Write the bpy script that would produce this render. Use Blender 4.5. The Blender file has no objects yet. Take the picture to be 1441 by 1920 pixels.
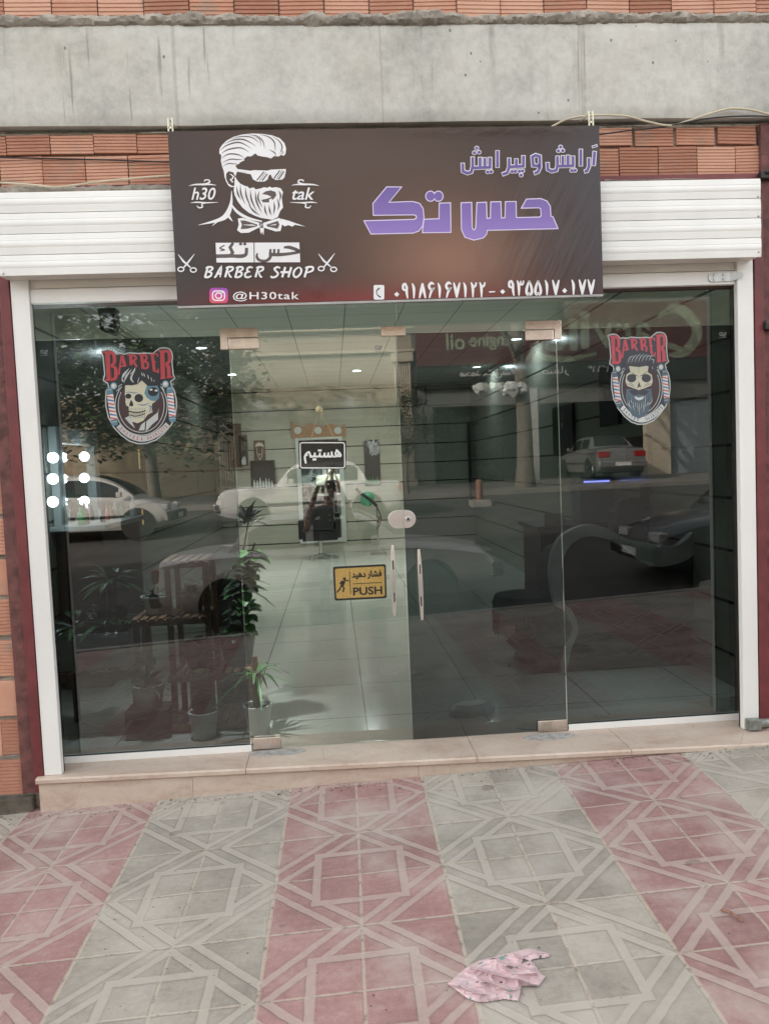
import bpy, bmesh, math, random
from math import sin, cos, pi, radians
from mathutils import Vector, Matrix, noise
from mathutils.geometry import tessellate_polygon
random.seed(7)
S = bpy.context.scene
COL = S.collection
# ---------------------------------------------------------------- camera
CAM = Vector((-.392, -4.452, 1.696)); YAW, PIT, ROL, FPX = .0642, -.0595, -.0421, 1442.
_f = Vector((sin(YAW)*cos(PIT), cos(YAW)*cos(PIT), sin(PIT)))
_r = Vector((cos(YAW), -sin(YAW), 0)); _u = _r.cross(_f)
_r, _u = _r*cos(ROL) + _u*sin(ROL), _u*cos(ROL) - _r*sin(ROL)
cd = bpy.data.cameras.new('camera'); cam = bpy.data.objects.new('camera', cd); COL.objects.link(cam)
mw = Matrix((( _r.x, _u.x, -_f.x, CAM.x), (_r.y, _u.y, -_f.y, CAM.y), (_r.z, _u.z, -_f.z, CAM.z), (0, 0, 0, 1)))
cam.matrix_world = mw
cd.sensor_fit = 'HORIZONTAL'; cd.sensor_width = 36; cd.lens = 36*FPX/1441; cd.clip_start = .02; cd.clip_end = 500
S.camera = cam
# ---------------------------------------------------------------- world, sun, exposure
SUN_EL = radians(25); SUN_AZ = radians(-58)
W = bpy.data.worlds.new('World'); S.world = W; W.use_nodes = True
nt = W.node_tree; nt.nodes.clear()
sky = nt.nodes.new('ShaderNodeTexSky'); sky.sky_type = 'NISHITA'; sky.sun_disc = False
sky.sun_elevation = SUN_EL; sky.sun_rotation = SUN_AZ; sky.dust_density = 4; sky.air_density = 1.0; sky.ozone_density = .6
hs = nt.nodes.new('ShaderNodeHueSaturation'); hs.inputs['Saturation'].default_value = .22
wb = nt.nodes.new('ShaderNodeMix'); wb.data_type = 'RGBA'; wb.blend_type = 'MULTIPLY'; wb.inputs[0].default_value = 1
wb.inputs[7].default_value = (1.0, .985, .95, 1)
bg = nt.nodes.new('ShaderNodeBackground'); bg.inputs['Strength'].default_value = .15
out = nt.nodes.new('ShaderNodeOutputWorld')
nt.links.new(sky.outputs[0], hs.inputs['Color']); nt.links.new(hs.outputs[0], wb.inputs[6])
nt.links.new(wb.outputs[2], bg.inputs[0]); nt.links.new(bg.outputs[0], out.inputs[0])
sl = bpy.data.lights.new('sun', 'SUN'); sl.energy = 2.2; sl.angle = radians(.5); sl.color = (1, .90, .78)
so = bpy.data.objects.new('sun', sl); COL.objects.link(so); so.rotation_euler = (-(pi/2 - SUN_EL), 0, -SUN_AZ); so.location = (0, 30, 40)
V = S.view_settings; V.view_transform = 'Standard'; V.look = 'None'; V.gamma = 1; V.exposure = 2.45; V.use_curve_mapping = False
S.render.engine = 'CYCLES'
cy = S.cycles; cy.use_denoising = True; cy.denoiser = 'OPENIMAGEDENOISE'
cy.max_bounces = 8; cy.diffuse_bounces = 4; cy.glossy_bounces = 5; cy.transparent_max_bounces = 16; cy.transmission_bounces = 4
cy.caustics_reflective = False; cy.caustics_refractive = False; cy.sample_clamp_indirect = 6
# ---------------------------------------------------------------- helpers
def ray(px, py): return _f + _r*((px-720.5)/FPX) - _u*((py-960)/FPX)
def PY(px, py, Y):
    d = ray(px, py); return CAM + d*((Y-CAM.y)/d.y)
def PZ(px, py, Z):
    d = ray(px, py); return CAM + d*((Z-CAM.z)/d.z)
def PX(px, py, X):
    d = ray(px, py); return CAM + d*((X-CAM.x)/d.x)
def tag(o, label=None, cat=None, group=None, kind=None):
    if label: o['label'] = label
    if cat: o['category'] = cat
    if group: o['group'] = group
    if kind: o['kind'] = kind
    return o
def thing(name, label, cat, loc=(0, 0, 0), group=None):
    o = bpy.data.objects.new(name, None); COL.objects.link(o); o.location = loc; o.empty_display_size = .1
    return tag(o, label, cat, group)
def wloc(o):
    v = Vector((0, 0, 0))
    while o is not None: v += o.location; o = o.parent
    return v
def copy_tree(o, parent=None):
    c = o.copy(); COL.objects.link(c)
    if parent is not None: c.parent = parent
    for ch in list(o.children): copy_tree(ch, c)
    return c
class MB:
    def __init__(s): s.v = []; s.f = []; s.m = []; s.t = []; s.lay = 0.; s.tone = 0.5
    def face(s, idx, m=0): s.f.append(idx); s.m.append(m); s.t.append(s.tone)
    def add(s, vs, fs, m=0):
        b = len(s.v); s.v += [tuple(p) for p in vs]
        for f in fs: s.face([b+i for i in f], m)
    def quad(s, a, b, c, d, m=0): s.add([a, b, c, d], [(0, 1, 2, 3)], m)
    def box(s, x0, y0, z0, x1, y1, z1, m=0, M=None):
        vs = [Vector((x, y, z)) for x in (x0, x1) for y in (y0, y1) for z in (z0, z1)]
        if M is not None: vs = [M @ v for v in vs]
        s.add(vs, [(0, 1, 3, 2), (4, 6, 7, 5), (0, 4, 5, 1), (2, 3, 7, 6), (0, 2, 6, 4), (1, 5, 7, 3)], m)
    def bar(s, p, q, w, h, m=0, up=(0, 0, 1)):
        p = Vector(p); q = Vector(q); d = (q-p); L = d.length; d.normalize()
        u = Vector(up); x = d.cross(u)
        if x.length < 1e-4: x = d.cross(Vector((1, 0, 0)))
        x.normalize(); u = x.cross(d)
        vs = [c + x*(a*w/2) + u*(b*h/2) for c in (p, q) for a, b in ((-1, -1), (1, -1), (1, 1), (-1, 1))]
        s.add(vs, [(3, 2, 1, 0), (4, 5, 6, 7), (0, 1, 5, 4), (1, 2, 6, 5), (2, 3, 7, 6), (3, 0, 4, 7)], m)
    def tube(s, pts, r, n=8, m=0, cap=True):
        pts = [Vector(p) for p in pts]; b = len(s.v); N = len(pts)
        rs = r if isinstance(r, (list, tuple)) else [r]*N
        prev = None
        for i, p in enumerate(pts):
            d = (pts[min(i+1, N-1)] - pts[max(i-1, 0)]); d.normalize()
            if prev is None:
                x = d.cross(Vector((0, 0, 1)))
                if x.length < 1e-3: x = d.cross(Vector((1, 0, 0)))
            else: x = prev - d*prev.dot(d)
            x.normalize(); prev = x; y = d.cross(x)
            for k in range(n):
                a = 2*pi*k/n; s.v.append(tuple(p + x*(cos(a)*rs[i]) + y*(sin(a)*rs[i])))
        for i in range(N-1):
            for k in range(n):
                s.face([b+i*n+k, b+i*n+(k+1) % n, b+(i+1)*n+(k+1) % n, b+(i+1)*n+k], m)
        if cap:
            s.face([b+k for k in range(n)][::-1], m); s.face([b+(N-1)*n+k for k in range(n)], m)
    def lathe(s, prof, c, n=20, m=0, M=None):
        b = len(s.v); c = Vector(c)
        for (r, z) in prof:
            for k in range(n):
                a = 2*pi*k/n; p = Vector((r*cos(a), r*sin(a), z))
                if M is not None: p = M @ p
                s.v.append(tuple(c+p))
        for i in range(len(prof)-1):
            for k in range(n): s.face([b+i*n+k, b+i*n+(k+1) % n, b+(i+1)*n+(k+1) % n, b+(i+1)*n+k], m)
        if prof[0][0] > 1e-5: s.face([b+k for k in range(n)][::-1], m)
        if prof[-1][0] > 1e-5: s.face([b+(len(prof)-1)*n+k for k in range(n)], m)
    def ball(s, c, r, n=12, m=0, sc=(1, 1, 1)):
        prof = [(max(1e-6, r*sin(pi*i/(n//2+2))), -r*cos(pi*i/(n//2+2))) for i in range(n//2+3)]
        s.lathe(prof, c, n, m, Matrix.Diagonal(sc))
    def poly(s, pts3, m=0, holes=()):
        loops = [[Vector(p) for p in pts3]] + [[Vector(p) for p in h] for h in holes]
        flat = [p for l in loops for p in l]
        s.add(flat, [tuple(t) for t in tessellate_polygon(loops)], m)
    def prism(s, pts2, f0, f1, m=0):
        """closed 2-D outline pushed between two mapped copies f0(u,v), f1(u,v)"""
        n = len(pts2); b = len(s.v)
        s.v += [tuple(f0(*p)) for p in pts2] + [tuple(f1(*p)) for p in pts2]
        tr = tessellate_polygon([[Vector((p[0], p[1], 0)) for p in pts2]])
        for t in tr: s.face([b+i for i in t], m); s.face([b+n+i for i in t][::-1], m)
        for i in range(n): s.face([b+i, b+(i+1) % n, b+n+(i+1) % n, b+n+i], m)
    def build(s, name, mats, parent=None, smooth=False, bev=0, seg=2, fix=True):
        o = wloc(parent) if parent is not None else Vector((0, 0, 0))
        me = bpy.data.meshes.new(name)
        me.from_pydata([(x-o.x, y-o.y, z-o.z) for x, y, z in s.v], [], s.f)
        if not isinstance(mats, (list, tuple)): mats = [mats]
        for mm in mats: me.materials.append(mm)
        me.polygons.foreach_set('material_index', s.m)
        at = me.attributes.new('tone', 'FLOAT', 'FACE'); at.data.foreach_set('value', s.t)
        if smooth: me.polygons.foreach_set('use_smooth', [True]*len(s.f))
        if fix:
            bm = bmesh.new(); bm.from_mesh(me); bmesh.ops.recalc_face_normals(bm, faces=bm.faces); bm.to_mesh(me); bm.free()
        me.update()
        ob = bpy.data.objects.new(name, me); COL.objects.link(ob)
        if parent is not None: ob.parent = parent
        if bev:
            md = ob.modifiers.new('bevel', 'BEVEL'); md.width = bev; md.segments = seg; md.limit_method = 'ANGLE'; md.angle_limit = radians(40)
        if smooth:
            try:
                md = ob.modifiers.new('es', 'EDGE_SPLIT'); md.split_angle = radians(38)
            except Exception: pass
        return ob
def spline(pts, n=6, closed=False):
    out = []; N = len(pts); P = [Vector(tuple(p)) for p in pts]
    rng = N if closed else N-1
    for i in range(rng):
        if closed: p0, p1, p2, p3 = P[(i-1) % N], P[i], P[(i+1) % N], P[(i+2) % N]
        else: p0, p1, p2, p3 = P[max(i-1, 0)], P[i], P[i+1], P[min(i+2, N-1)]
        for k in range(n):
            t = k/n
            out.append(.5*((2*p1)+(p2-p0)*t+(2*p0-5*p1+4*p2-p3)*t*t+(3*p1-p0-3*p2+p3)*t*t*t))
    if not closed: out.append(P[-1])
    return out
def text2d(body, offset=0., shear=0., spacing=1.):
    c = bpy.data.curves.new('tmp', 'FONT'); c.body = body; c.size = 1; c.resolution_u = 3; c.offset = offset; c.shear = shear
    c.space_character = spacing
    o = bpy.data.objects.new('tmp', c); COL.objects.link(o); bpy.context.view_layer.update()
    me = o.to_mesh(); vs = [(v.co.x, v.co.y) for v in me.vertices]; fs = [tuple(p.vertices) for p in me.polygons]
    o.to_mesh_clear(); bpy.data.objects.remove(o); bpy.data.curves.remove(c)
    return vs, fs
class Art:
    """flat print: shapes in picture units of one drawing, put onto a plane by fn(u,v,lift)"""
    def __init__(s, fn, step=.00006): s.mb = MB(); s.fn = fn; s.lift = .0005; s.step = step
    def _n(s): s.lift += s.step; return s.lift
    def poly(s, pts, m, holes=(), smooth=0):
        h = s._n()
        if smooth: pts = spline(pts, smooth, True)
        s.mb.poly([s.fn(p[0], p[1], h) for p in pts], m, [[s.fn(q[0], q[1], h) for q in hh] for hh in holes])
    def ell(s, cx, cy_, rx, ry, m, n=28, rot=0):
        s.poly([(cx+rx*cos(2*pi*k/n)*cos(rot)-ry*sin(2*pi*k/n)*sin(rot), cy_+rx*cos(2*pi*k/n)*sin(rot)+ry*sin(2*pi*k/n)*cos(rot)) for k in range(n)], m)
    def stroke(s, pts, w, m, closed=False, smooth=0):
        """ribbon along pts; w one width or one per point (tapered); mitred"""
        ws = list(w) if isinstance(w, (list, tuple)) else [w]*len(pts)
        if smooth:
            q = spline([(p[0], p[1], ww) for p, ww in zip(pts, ws)], smooth, closed); pts = [(p[0], p[1]) for p in q]; ws = [max(.1, p[2]) for p in q]
        P = [Vector((p[0], p[1])) for p in pts]; N = len(P); L = []; R = []
        for i in range(N):
            a = P[(i-1) % N] if (closed or i > 0) else None; b = P[(i+1) % N] if (closed or i < N-1) else None
            d1 = (P[i]-a).normalized() if a is not None and (P[i]-a).length > 1e-6 else None
            d2 = (b-P[i]).normalized() if b is not None and (b-P[i]).length > 1e-6 else None
            if d1 is None and d2 is None: d1 = Vector((1, 0))
            if d1 is None: d1 = d2
            if d2 is None: d2 = d1
            t = d1+d2
            if t.length < 1e-4: t = d1
            t.normalize(); n = Vector((-t.y, t.x)); k = 1/max(.5, n.dot(Vector((-d1.y, d1.x))))
            L.append(P[i]+n*(ws[i]/2*k)); R.append(P[i]-n*(ws[i]/2*k))
        h = s._n(); b0 = len(s.mb.v)
        for p in L+R: s.mb.v.append(tuple(s.fn(p.x, p.y, h)))
        for i in range(N if closed else N-1):
            j = (i+1) % N; s.mb.face([b0+i, b0+j, b0+N+j, b0+N+i], m)
    def text(s, body, x0, y0, x1, y1, m, offset=0., shear=0., rot=0., spacing=1.):
        vs, fs = text2d(body, offset, shear, spacing)
        if not vs: return
        ax, bx = min(v[0] for v in vs), max(v[0] for v in vs); ay, by = min(v[1] for v in vs), max(v[1] for v in vs)
        h = s._n(); cx, cyy = (x0+x1)/2, (y0+y1)/2; P = []
        for (x, y) in vs:
            u = (x-ax)/max(1e-6, bx-ax)-.5; w = .5-(y-ay)/max(1e-6, by-ay)
            u *= (x1-x0); w *= (y1-y0)
            P.append(s.fn(cx+u*cos(rot)-w*sin(rot), cyy+u*sin(rot)+w*cos(rot), h))
        s.mb.add(P, fs, m)
def _bold(s, body, x0, y0, x1, y1, m, r, **k):
    for i in range(6): s.text(body, x0+r*cos(i*pi/3), y0+r*sin(i*pi/3), x1+r*cos(i*pi/3), y1+r*sin(i*pi/3), m, **k)
Art.bold = _bold
# ---------------------------------------------------------------- materials
def newmat(name):
    m = bpy.data.materials.new(name); m.use_nodes = True; t = m.node_tree; t.nodes.clear()
    o = t.nodes.new('ShaderNodeOutputMaterial'); b = t.nodes.new('ShaderNodeBsdfPrincipled'); t.links.new(b.outputs[0], o.inputs[0])
    return m, t, b, o
def nm(t, op, a, b=None, c=None):
    n = t.nodes.new('ShaderNodeMath'); n.operation = op
    for i, x in enumerate((a, b, c)):
        if x is None: continue
        if isinstance(x, (int, float)): n.inputs[i].default_value = x
        else: t.links.new(x, n.inputs[i])
    return n.outputs[0]
def nnoise(t, vec, scale, detail=4, rough=.55, dist=0.):
    n = t.nodes.new('ShaderNodeTexNoise'); n.inputs['Scale'].default_value = scale; n.inputs['Detail'].default_value = detail
    n.inputs['Roughness'].default_value = rough; n.inputs['Distortion'].default_value = dist
    if vec is not None: t.links.new(vec, n.inputs['Vector'])
    return n.outputs['Fac']
def nramp(t, fac, stops):
    n = t.nodes.new('ShaderNodeValToRGB'); e = n.color_ramp.elements
    while len(e) < len(stops): e.new(.5)
    for el, (p, c) in zip(e, stops):
        el.position = p; el.color = (c if isinstance(c, (tuple, list)) else (c, c, c))[:3] + (1,) if not isinstance(c, (int, float)) else (c, c, c, 1)
    t.links.new(fac, n.inputs[0]); return n.outputs[0]
def nmix(t, fac, a, b, mode='MIX'):
    n = t.nodes.new('ShaderNodeMix'); n.data_type = 'RGBA'; n.blend_type = mode; n.clamp_factor = True
    if isinstance(fac, (int, float)): n.inputs[0].default_value = fac
    else: t.links.new(fac, n.inputs[0])
    for i, x in ((6, a), (7, b)):
        if isinstance(x, tuple): n.inputs[i].default_value = x[:3] + (1,)
        else: t.links.new(x, n.inputs[i])
    return n.outputs[2]
def ncoord(t, scale=(1, 1, 1), kind='Object', loc=(0, 0, 0)):
    c = t.nodes.new('ShaderNodeTexCoord'); m = t.nodes.new('ShaderNodeMapping'); m.inputs['Scale'].default_value = scale; m.inputs['Location'].default_value = loc
    t.links.new(c.outputs[kind], m.inputs['Vector']); return m.outputs[0]
def nbump(t, b, h, strength=.3, dist=.01):
    n = t.nodes.new('ShaderNodeBump'); n.inputs['Strength'].default_value = strength; n.inputs['Distance'].default_value = dist
    t.links.new(h, n.inputs['Height']); t.links.new(n.outputs[0], b.inputs['Normal']); return n
def mat(name, col, rough=.6, metal=0., var=.15, scale=6., bump=.0, bscale=60., stretch=(1, 1, 1), coat=0., rvar=.1, tone=0., spec=.5, sheen=0.):
    m, t, b, o = newmat(name)
    v = ncoord(t, stretch); n = nnoise(t, v, scale)
    c0 = tuple(max(0, x*(1-var)) for x in col); c1 = tuple(min(1, x*(1+var)) for x in col)
    c = nramp(t, n, [(.3, c0), (.7, c1)])
    if tone:
        a = t.nodes.new('ShaderNodeAttribute'); a.attribute_name = 'tone'
        k = nm(t, 'MULTIPLY_ADD', a.outputs['Fac'], 2*tone, 1-tone)
        cc = t.nodes.new('ShaderNodeCombineColor')
        for i in range(3): t.links.new(k, cc.inputs[i])
        c = nmix(t, 1., c, cc.outputs[0], 'MULTIPLY')
    t.links.new(c, b.inputs['Base Color'])
    n2 = nnoise(t, v, scale*2.7, 3)
    t.links.new(nm(t, 'MULTIPLY_ADD', n2, 2*rvar, rough-rvar), b.inputs['Roughness'])
    b.inputs['Metallic'].default_value = metal; b.inputs['Coat Weight'].default_value = coat; b.inputs['Specular IOR Level'].default_value = spec
    if sheen: b.inputs['Sheen Weight'].default_value = sheen
    if bump: nbump(t, b, nnoise(t, v, bscale, 5), bump, .01)
    return m
def emat(name, col, strength):
    m = bpy.data.materials.new(name); m.use_nodes = True; t = m.node_tree; t.nodes.clear()
    o = t.nodes.new('ShaderNodeOutputMaterial'); e = t.nodes.new('ShaderNodeEmission'); e.inputs[0].default_value = col + (1,); e.inputs[1].default_value = strength
    t.links.new(e.outputs[0], o.inputs[0]); return m
def glassmat(name, tint, spec=1.0, wobble=0.):
    m = bpy.data.materials.new(name); m.use_nodes = True; t = m.node_tree; t.nodes.clear()
    o = t.nodes.new('ShaderNodeOutputMaterial'); tr = t.nodes.new('ShaderNodeBsdfTransparent'); tr.inputs[0].default_value = tint + (1,)
    g = t.nodes.new('ShaderNodeBsdfGlossy'); g.inputs['Roughness'].default_value = .0; g.inputs[0].default_value = (1, 1, 1, 1)
    fr = t.nodes.new('ShaderNodeFresnel'); fr.inputs[0].default_value = 1.5
    k = nm(t, 'MULTIPLY', fr.outputs[0], 2.2*spec); k = nm(t, 'MINIMUM', k, 1.)
    # a thin smear of dust and finger marks over the pane
    v = ncoord(t); d = nnoise(t, v, 3.5, 6, .65); d2 = nnoise(t, v, 30, 3)
    dm = nm(t, 'MULTIPLY', nm(t, 'MAXIMUM', nm(t, 'SUBTRACT', d, .5), 0.), nm(t, 'MULTIPLY', d2, .06))
    df = t.nodes.new('ShaderNodeBsdfDiffuse'); df.inputs[0].default_value = (.6, .6, .58, 1)
    if wobble:
        bn = t.nodes.new('ShaderNodeBump'); bn.inputs['Strength'].default_value = wobble; bn.inputs['Distance'].default_value = .002
        t.links.new(nnoise(t, v, 2.2, 1), bn.inputs['Height']); t.links.new(bn.outputs[0], g.inputs['Normal'])
    mx0 = t.nodes.new('ShaderNodeMixShader'); t.links.new(dm, mx0.inputs[0]); t.links.new(tr.outputs[0], mx0.inputs[1]); t.links.new(df.outputs[0], mx0.inputs[2])
    mx = t.nodes.new('ShaderNodeMixShader'); t.links.new(k, mx.inputs[0]); t.links.new(mx0.outputs[0], mx.inputs[1]); t.links.new(g.outputs[0], mx.inputs[2])
    t.links.new(mx.outputs[0], o.inputs[0]); return m
# ================================================================ ground
K = 1/1.057; T = .4*K
GX, GY, G0 = .0457, .0189, -.1017
def gz(x, y): return G0 + GX*x + GY*y
CURB = -4.35
def lerp_tab(tab, y):
    for (y0, v0), (y1, v1) in zip(tab, tab[1:]):
        if y >= y1: return v0 + (v1-v0)*(y0-y)/(y0-y1)
    return tab[-1][1]
ROADZ = [(-3, -.30), (-4.35, -.30), (-6.5, -.25), (-12.5, .38), (-17, .72), (-17.4, .84), (-24, .95), (-60, 1.2)]
ROADG = [(-3, .0457), (-6.5, .04), (-12.5, .02), (-18, .004), (-60, 0)]
def rz(x, y): return lerp_tab(ROADZ, y) + lerp_tab(ROADG, y)*max(-14, min(14, x))
def paving_material():
    m, t, b, o = newmat('patterned_paving'); v = ncoord(t, (1/T, 1/T, 1/T))
    s = t.nodes.new('ShaderNodeSeparateXYZ'); t.links.new(v, s.inputs[0]); u, w = s.outputs[0], s.outputs[1]
    def fold(x):  # distance to the nearest even tile line
        return nm(t, 'ABSOLUTE', nm(t, 'SUBTRACT', nm(t, 'MODULO', nm(t, 'ADD', x, 201.), 2.), 1.))
    wob = nm(t, 'MULTIPLY', nm(t, 'SUBTRACT', nnoise(t, v, 6, 3), .5), .022)
    a = nm(t, 'ADD', fold(u), wob); c = nm(t, 'ADD', fold(w), wob)
    mx = nm(t, 'MAXIMUM', a, c); sm = nm(t, 'ADD', a, c)
    def band(x, c0, hw, soft=.012):
        d = nm(t, 'ABSOLUTE', nm(t, 'SUBTRACT', x, c0))
        n = t.nodes.new('ShaderNodeMapRange'); n.interpolation_type = 'SMOOTHSTEP'; t.links.new(d, n.inputs[0])
        n.inputs[1].default_value = hw-soft; n.inputs[2].default_value = hw+soft; n.inputs[3].default_value = 1; n.inputs[4].default_value = 0
        return n.outputs[0]
    sq = band(mx, .51, .048)
    outer = nm(t, 'GREATER_THAN', mx, .5)
    d1 = nm(t, 'MULTIPLY', band(sm, .93, .062), outer)
    d2 = band(sm, 1.235, .062)
    # grout on every tile line
    gl = nm(t, 'MAXIMUM', nm(t, 'MAXIMUM', band(a, 0., .016), band(a, 1., .02)), nm(t, 'MAXIMUM', band(c, 0., .014), band(c, 1., .016)))
    pat = nm(t, 'MAXIMUM', sq, nm(t, 'MAXIMUM', d1, d2))
    # stripes two tiles wide, red and grey in turn
    par = nm(t, 'GREATER_THAN', nm(t, 'MODULO', nm(t, 'ADD', u, 403.), 4.), 2.)
    cell = t.nodes.new('ShaderNodeTexWhiteNoise'); cell.noise_dimensions = '2D'
    fl = t.nodes.new('ShaderNodeVectorMath'); fl.operation = 'FLOOR'; t.links.new(v, fl.inputs[0]); t.links.new(fl.outputs[0], cell.inputs[0])
    n1 = nnoise(t, v, 1.1, 5, .6); n2 = nnoise(t, v, 14, 4, .7); n3 = nnoise(t, ncoord(t, (6, 40, 1)), 1., 3)
    n4 = nnoise(t, v, 70, 3, .7)
    mixn = nm(t, 'ADD', nm(t, 'MULTIPLY', n1, .45), nm(t, 'ADD', nm(t, 'MULTIPLY', n2, .25), nm(t, 'ADD', nm(t, 'MULTIPLY', n4, .2), nm(t, 'MULTIPLY', n3, .1))))
    red = nramp(t, mixn, [(.36, (.215, .115, .11)), (.5, (.325, .195, .185)), (.64, (.43, .315, .30))])
    gry = nramp(t, mixn, [(.36, (.22, .205, .175)), (.5, (.33, .308, .265)), (.64, (.435, .41, .36))])
    base = nmix(t, par, gry, red)
    base = nmix(t, 1., base, nramp(t, cell.outputs['Value'], [(0, .84), (1, 1.12)]), 'MULTIPLY')
    bandc = nmix(t, .58, nmix(t, par, (.44, .42, .38), (.45, .365, .34)), base)
    bandc = nmix(t, nm(t, 'MULTIPLY', n2, .5), bandc, (.40, .36, .31))
    col = nmix(t, pat, base, bandc)
    col = nmix(t, nm(t, 'MULTIPLY', gl, nm(t, 'MULTIPLY_ADD', n2, .9, .3)), col, (.43, .38, .31))
    rim = nm(t, 'MULTIPLY', nm(t, 'SUBTRACT', nm(t, 'MAXIMUM', band(mx, .51, .075, .02), nm(t, 'MAXIMUM', nm(t, 'MULTIPLY', band(sm, .93, .10, .03), outer), band(sm, 1.235, .10, .03))), pat), nm(t, 'MULTIPLY', n2, .4))
    col = nmix(t, nm(t, 'MAXIMUM', rim, 0.), col, (.15, .115, .095))
    jd = nm(t, 'MULTIPLY', gl, nramp(t, nnoise(t, v, 7, 4, .7), [(.52, 0.), (.62, .8)])); col = nmix(t, jd, col, (.15, .12, .10))
    chip = nm(t, 'MULTIPLY', nramp(t, nnoise(t, v, 11, 5, .8), [(.63, 0.), (.67, .55)]), nramp(t, nnoise(t, v, 1.7, 2), [(.5, 0.), (.6, 1.)])); col = nmix(t, chip, col, (.50, .46, .41))
    # dust, stains, small dark specks
    dust = nramp(t, nnoise(t, v, .55, 5, .65), [(.48, 0.), (.68, .55)]); col = nmix(t, dust, col, (.42, .39, .345))
    st = nramp(t, nnoise(t, ncoord(t, (1, 1, 1), loc=(3, 7, 0)), 5.5, 2), [(.70, 0.), (.74, .5)]); col = nmix(t, st, col, (.14, .10, .09))
    vo = t.nodes.new('ShaderNodeTexVoronoi'); vo.inputs['Scale'].default_value = 9; t.links.new(ncoord(t), vo.inputs[0])
    sp = nm(t, 'MULTIPLY', nm(t, 'LESS_THAN', vo.outputs['Distance'], .045), nm(t, 'GREATER_THAN', nnoise(t, v, 2.3, 2), .52))
    col = nmix(t, nm(t, 'MULTIPLY', sp, .75), col, (.07, .055, .045))
    t.links.new(col, b.inputs['Base Color'])
    t.links.new(nm(t, 'MULTIPLY_ADD', n2, .25, .5), b.inputs['Roughness'])
    hgt = nm(t, 'ADD', nm(t, 'MULTIPLY', nm(t, 'MAXIMUM', pat, gl), -1.), nm(t, 'MULTIPLY', n2, .35))
    nbump(t, b, hgt, .5, .006); return m
M_PAVE = paving_material()
def build_sidewalk():
    th = -.0142; c, s = cos(th), sin(th)
    u0, v0 = -.3419, -.3267
    O = Vector((c*u0-s*v0, s*u0+c*v0, 0)); O.z = gz(O.x, O.y)
    e1 = Vector((c, s, GX*c+GY*s)).normalized(); e2 = Vector((-s, c, -GX*s+GY*c)); e3 = e1.cross(e2).normalized(); e2 = e3.cross(e1)
    mb = MB(); nx, ny = 60, 30
    for j in range(ny+1):
        for i in range(nx+1):
            u = -16+32*i/nx; v = .95 - (.95+4.03)*j/ny
            d = .004*noise.noise((u*1.7, v*1.7, 0)) + .003*noise.noise((u*5, v*5, 3))
            mb.v.append((u, v, d))
    for j in range(ny):
        for i in range(nx): a = j*(nx+1)+i; mb.face([a, a+nx+1, a+nx+2, a+1])
    o = mb.build('sidewalk', M_PAVE, smooth=False)
    o.matrix_world = Matrix(((e1.x, e2.x, e3.x, O.x), (e1.y, e2.y, e3.y, O.y), (e1.z, e2.z, e3.z, O.z), (0, 0, 0, 1)))
    tag(o, kind='structure')
build_sidewalk()
M_ASPH = mat('asphalt', (.055, .054, .052), .85, bump=.5, bscale=140, var=.3, scale=1.5)
M_CURB = mat('curb_concrete', (.30, .29, .27), .8, bump=.4, bscale=50, var=.2, scale=3)
def build_road():
    mb = MB(); ys = [-4.2, -4.6, -5.2, -5.8, -6.5, -8, -9.5, -11, -12.5, -14, -15.5, -16.95]; xs = [-60, -40]+[-14+i for i in range(29)]+[40, 60]
    for y in ys:
        for x in xs: mb.v.append((x, y, rz(x, y)))
    n = len(xs)
    for j in range(len(ys)-1):
        for i in range(n-1): a = j*n+i; mb.face([a, a+n, a+n+1, a+1])
    tag(mb.build('road', M_ASPH), kind='structure')
    mb = MB()
    for i in range(32):
        x0 = -16+i; mb.bar((x0+.005, CURB-.06, gz(x0, CURB)-.09), (x0+.995, CURB-.06, gz(x0+1, CURB)-.09), .12, .20)
    tag(mb.build('curb', M_CURB, bev=.01), kind='structure')
    mb = MB(); ys = [-16.9, -17.4, -20, -24, -40]
    for j, y in enumerate(ys):
        for x in (-60, -14, 14, 60): mb.v.append((x, y, rz(x, min(y, -17.4))))
    for j in range(len(ys)-1):
        for i in range(3): a = j*4+i; mb.face([a, a+4, a+5, a+1])
    for x in (-60, -14, 14): pass
    b = len(mb.v)
    for x in (-60, -14, 14, 60): mb.v += [(x, -16.9, rz(x, -17.4)), (x, -16.9, rz(x, -16.9)-.1)]
    for i in range(3): mb.face([b+2*i, b+2*i+2, b+2*i+3, b+2*i+1])
    tag(mb.build('far_pavement', mat('far_paving', (.17, .16, .145), .8, var=.2, scale=2, bump=.3)), kind='structure')
    mb = MB(); z = -.75
    mb.quad((-300, 60, z), (300, 60, z), (300, -300, z-.0), (-300, -300, z))
    tag(mb.build('ground', mat('bare_earth', (.22, .18, .14), .9, var=.2, scale=.4)), kind='structure')
build_road()
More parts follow.
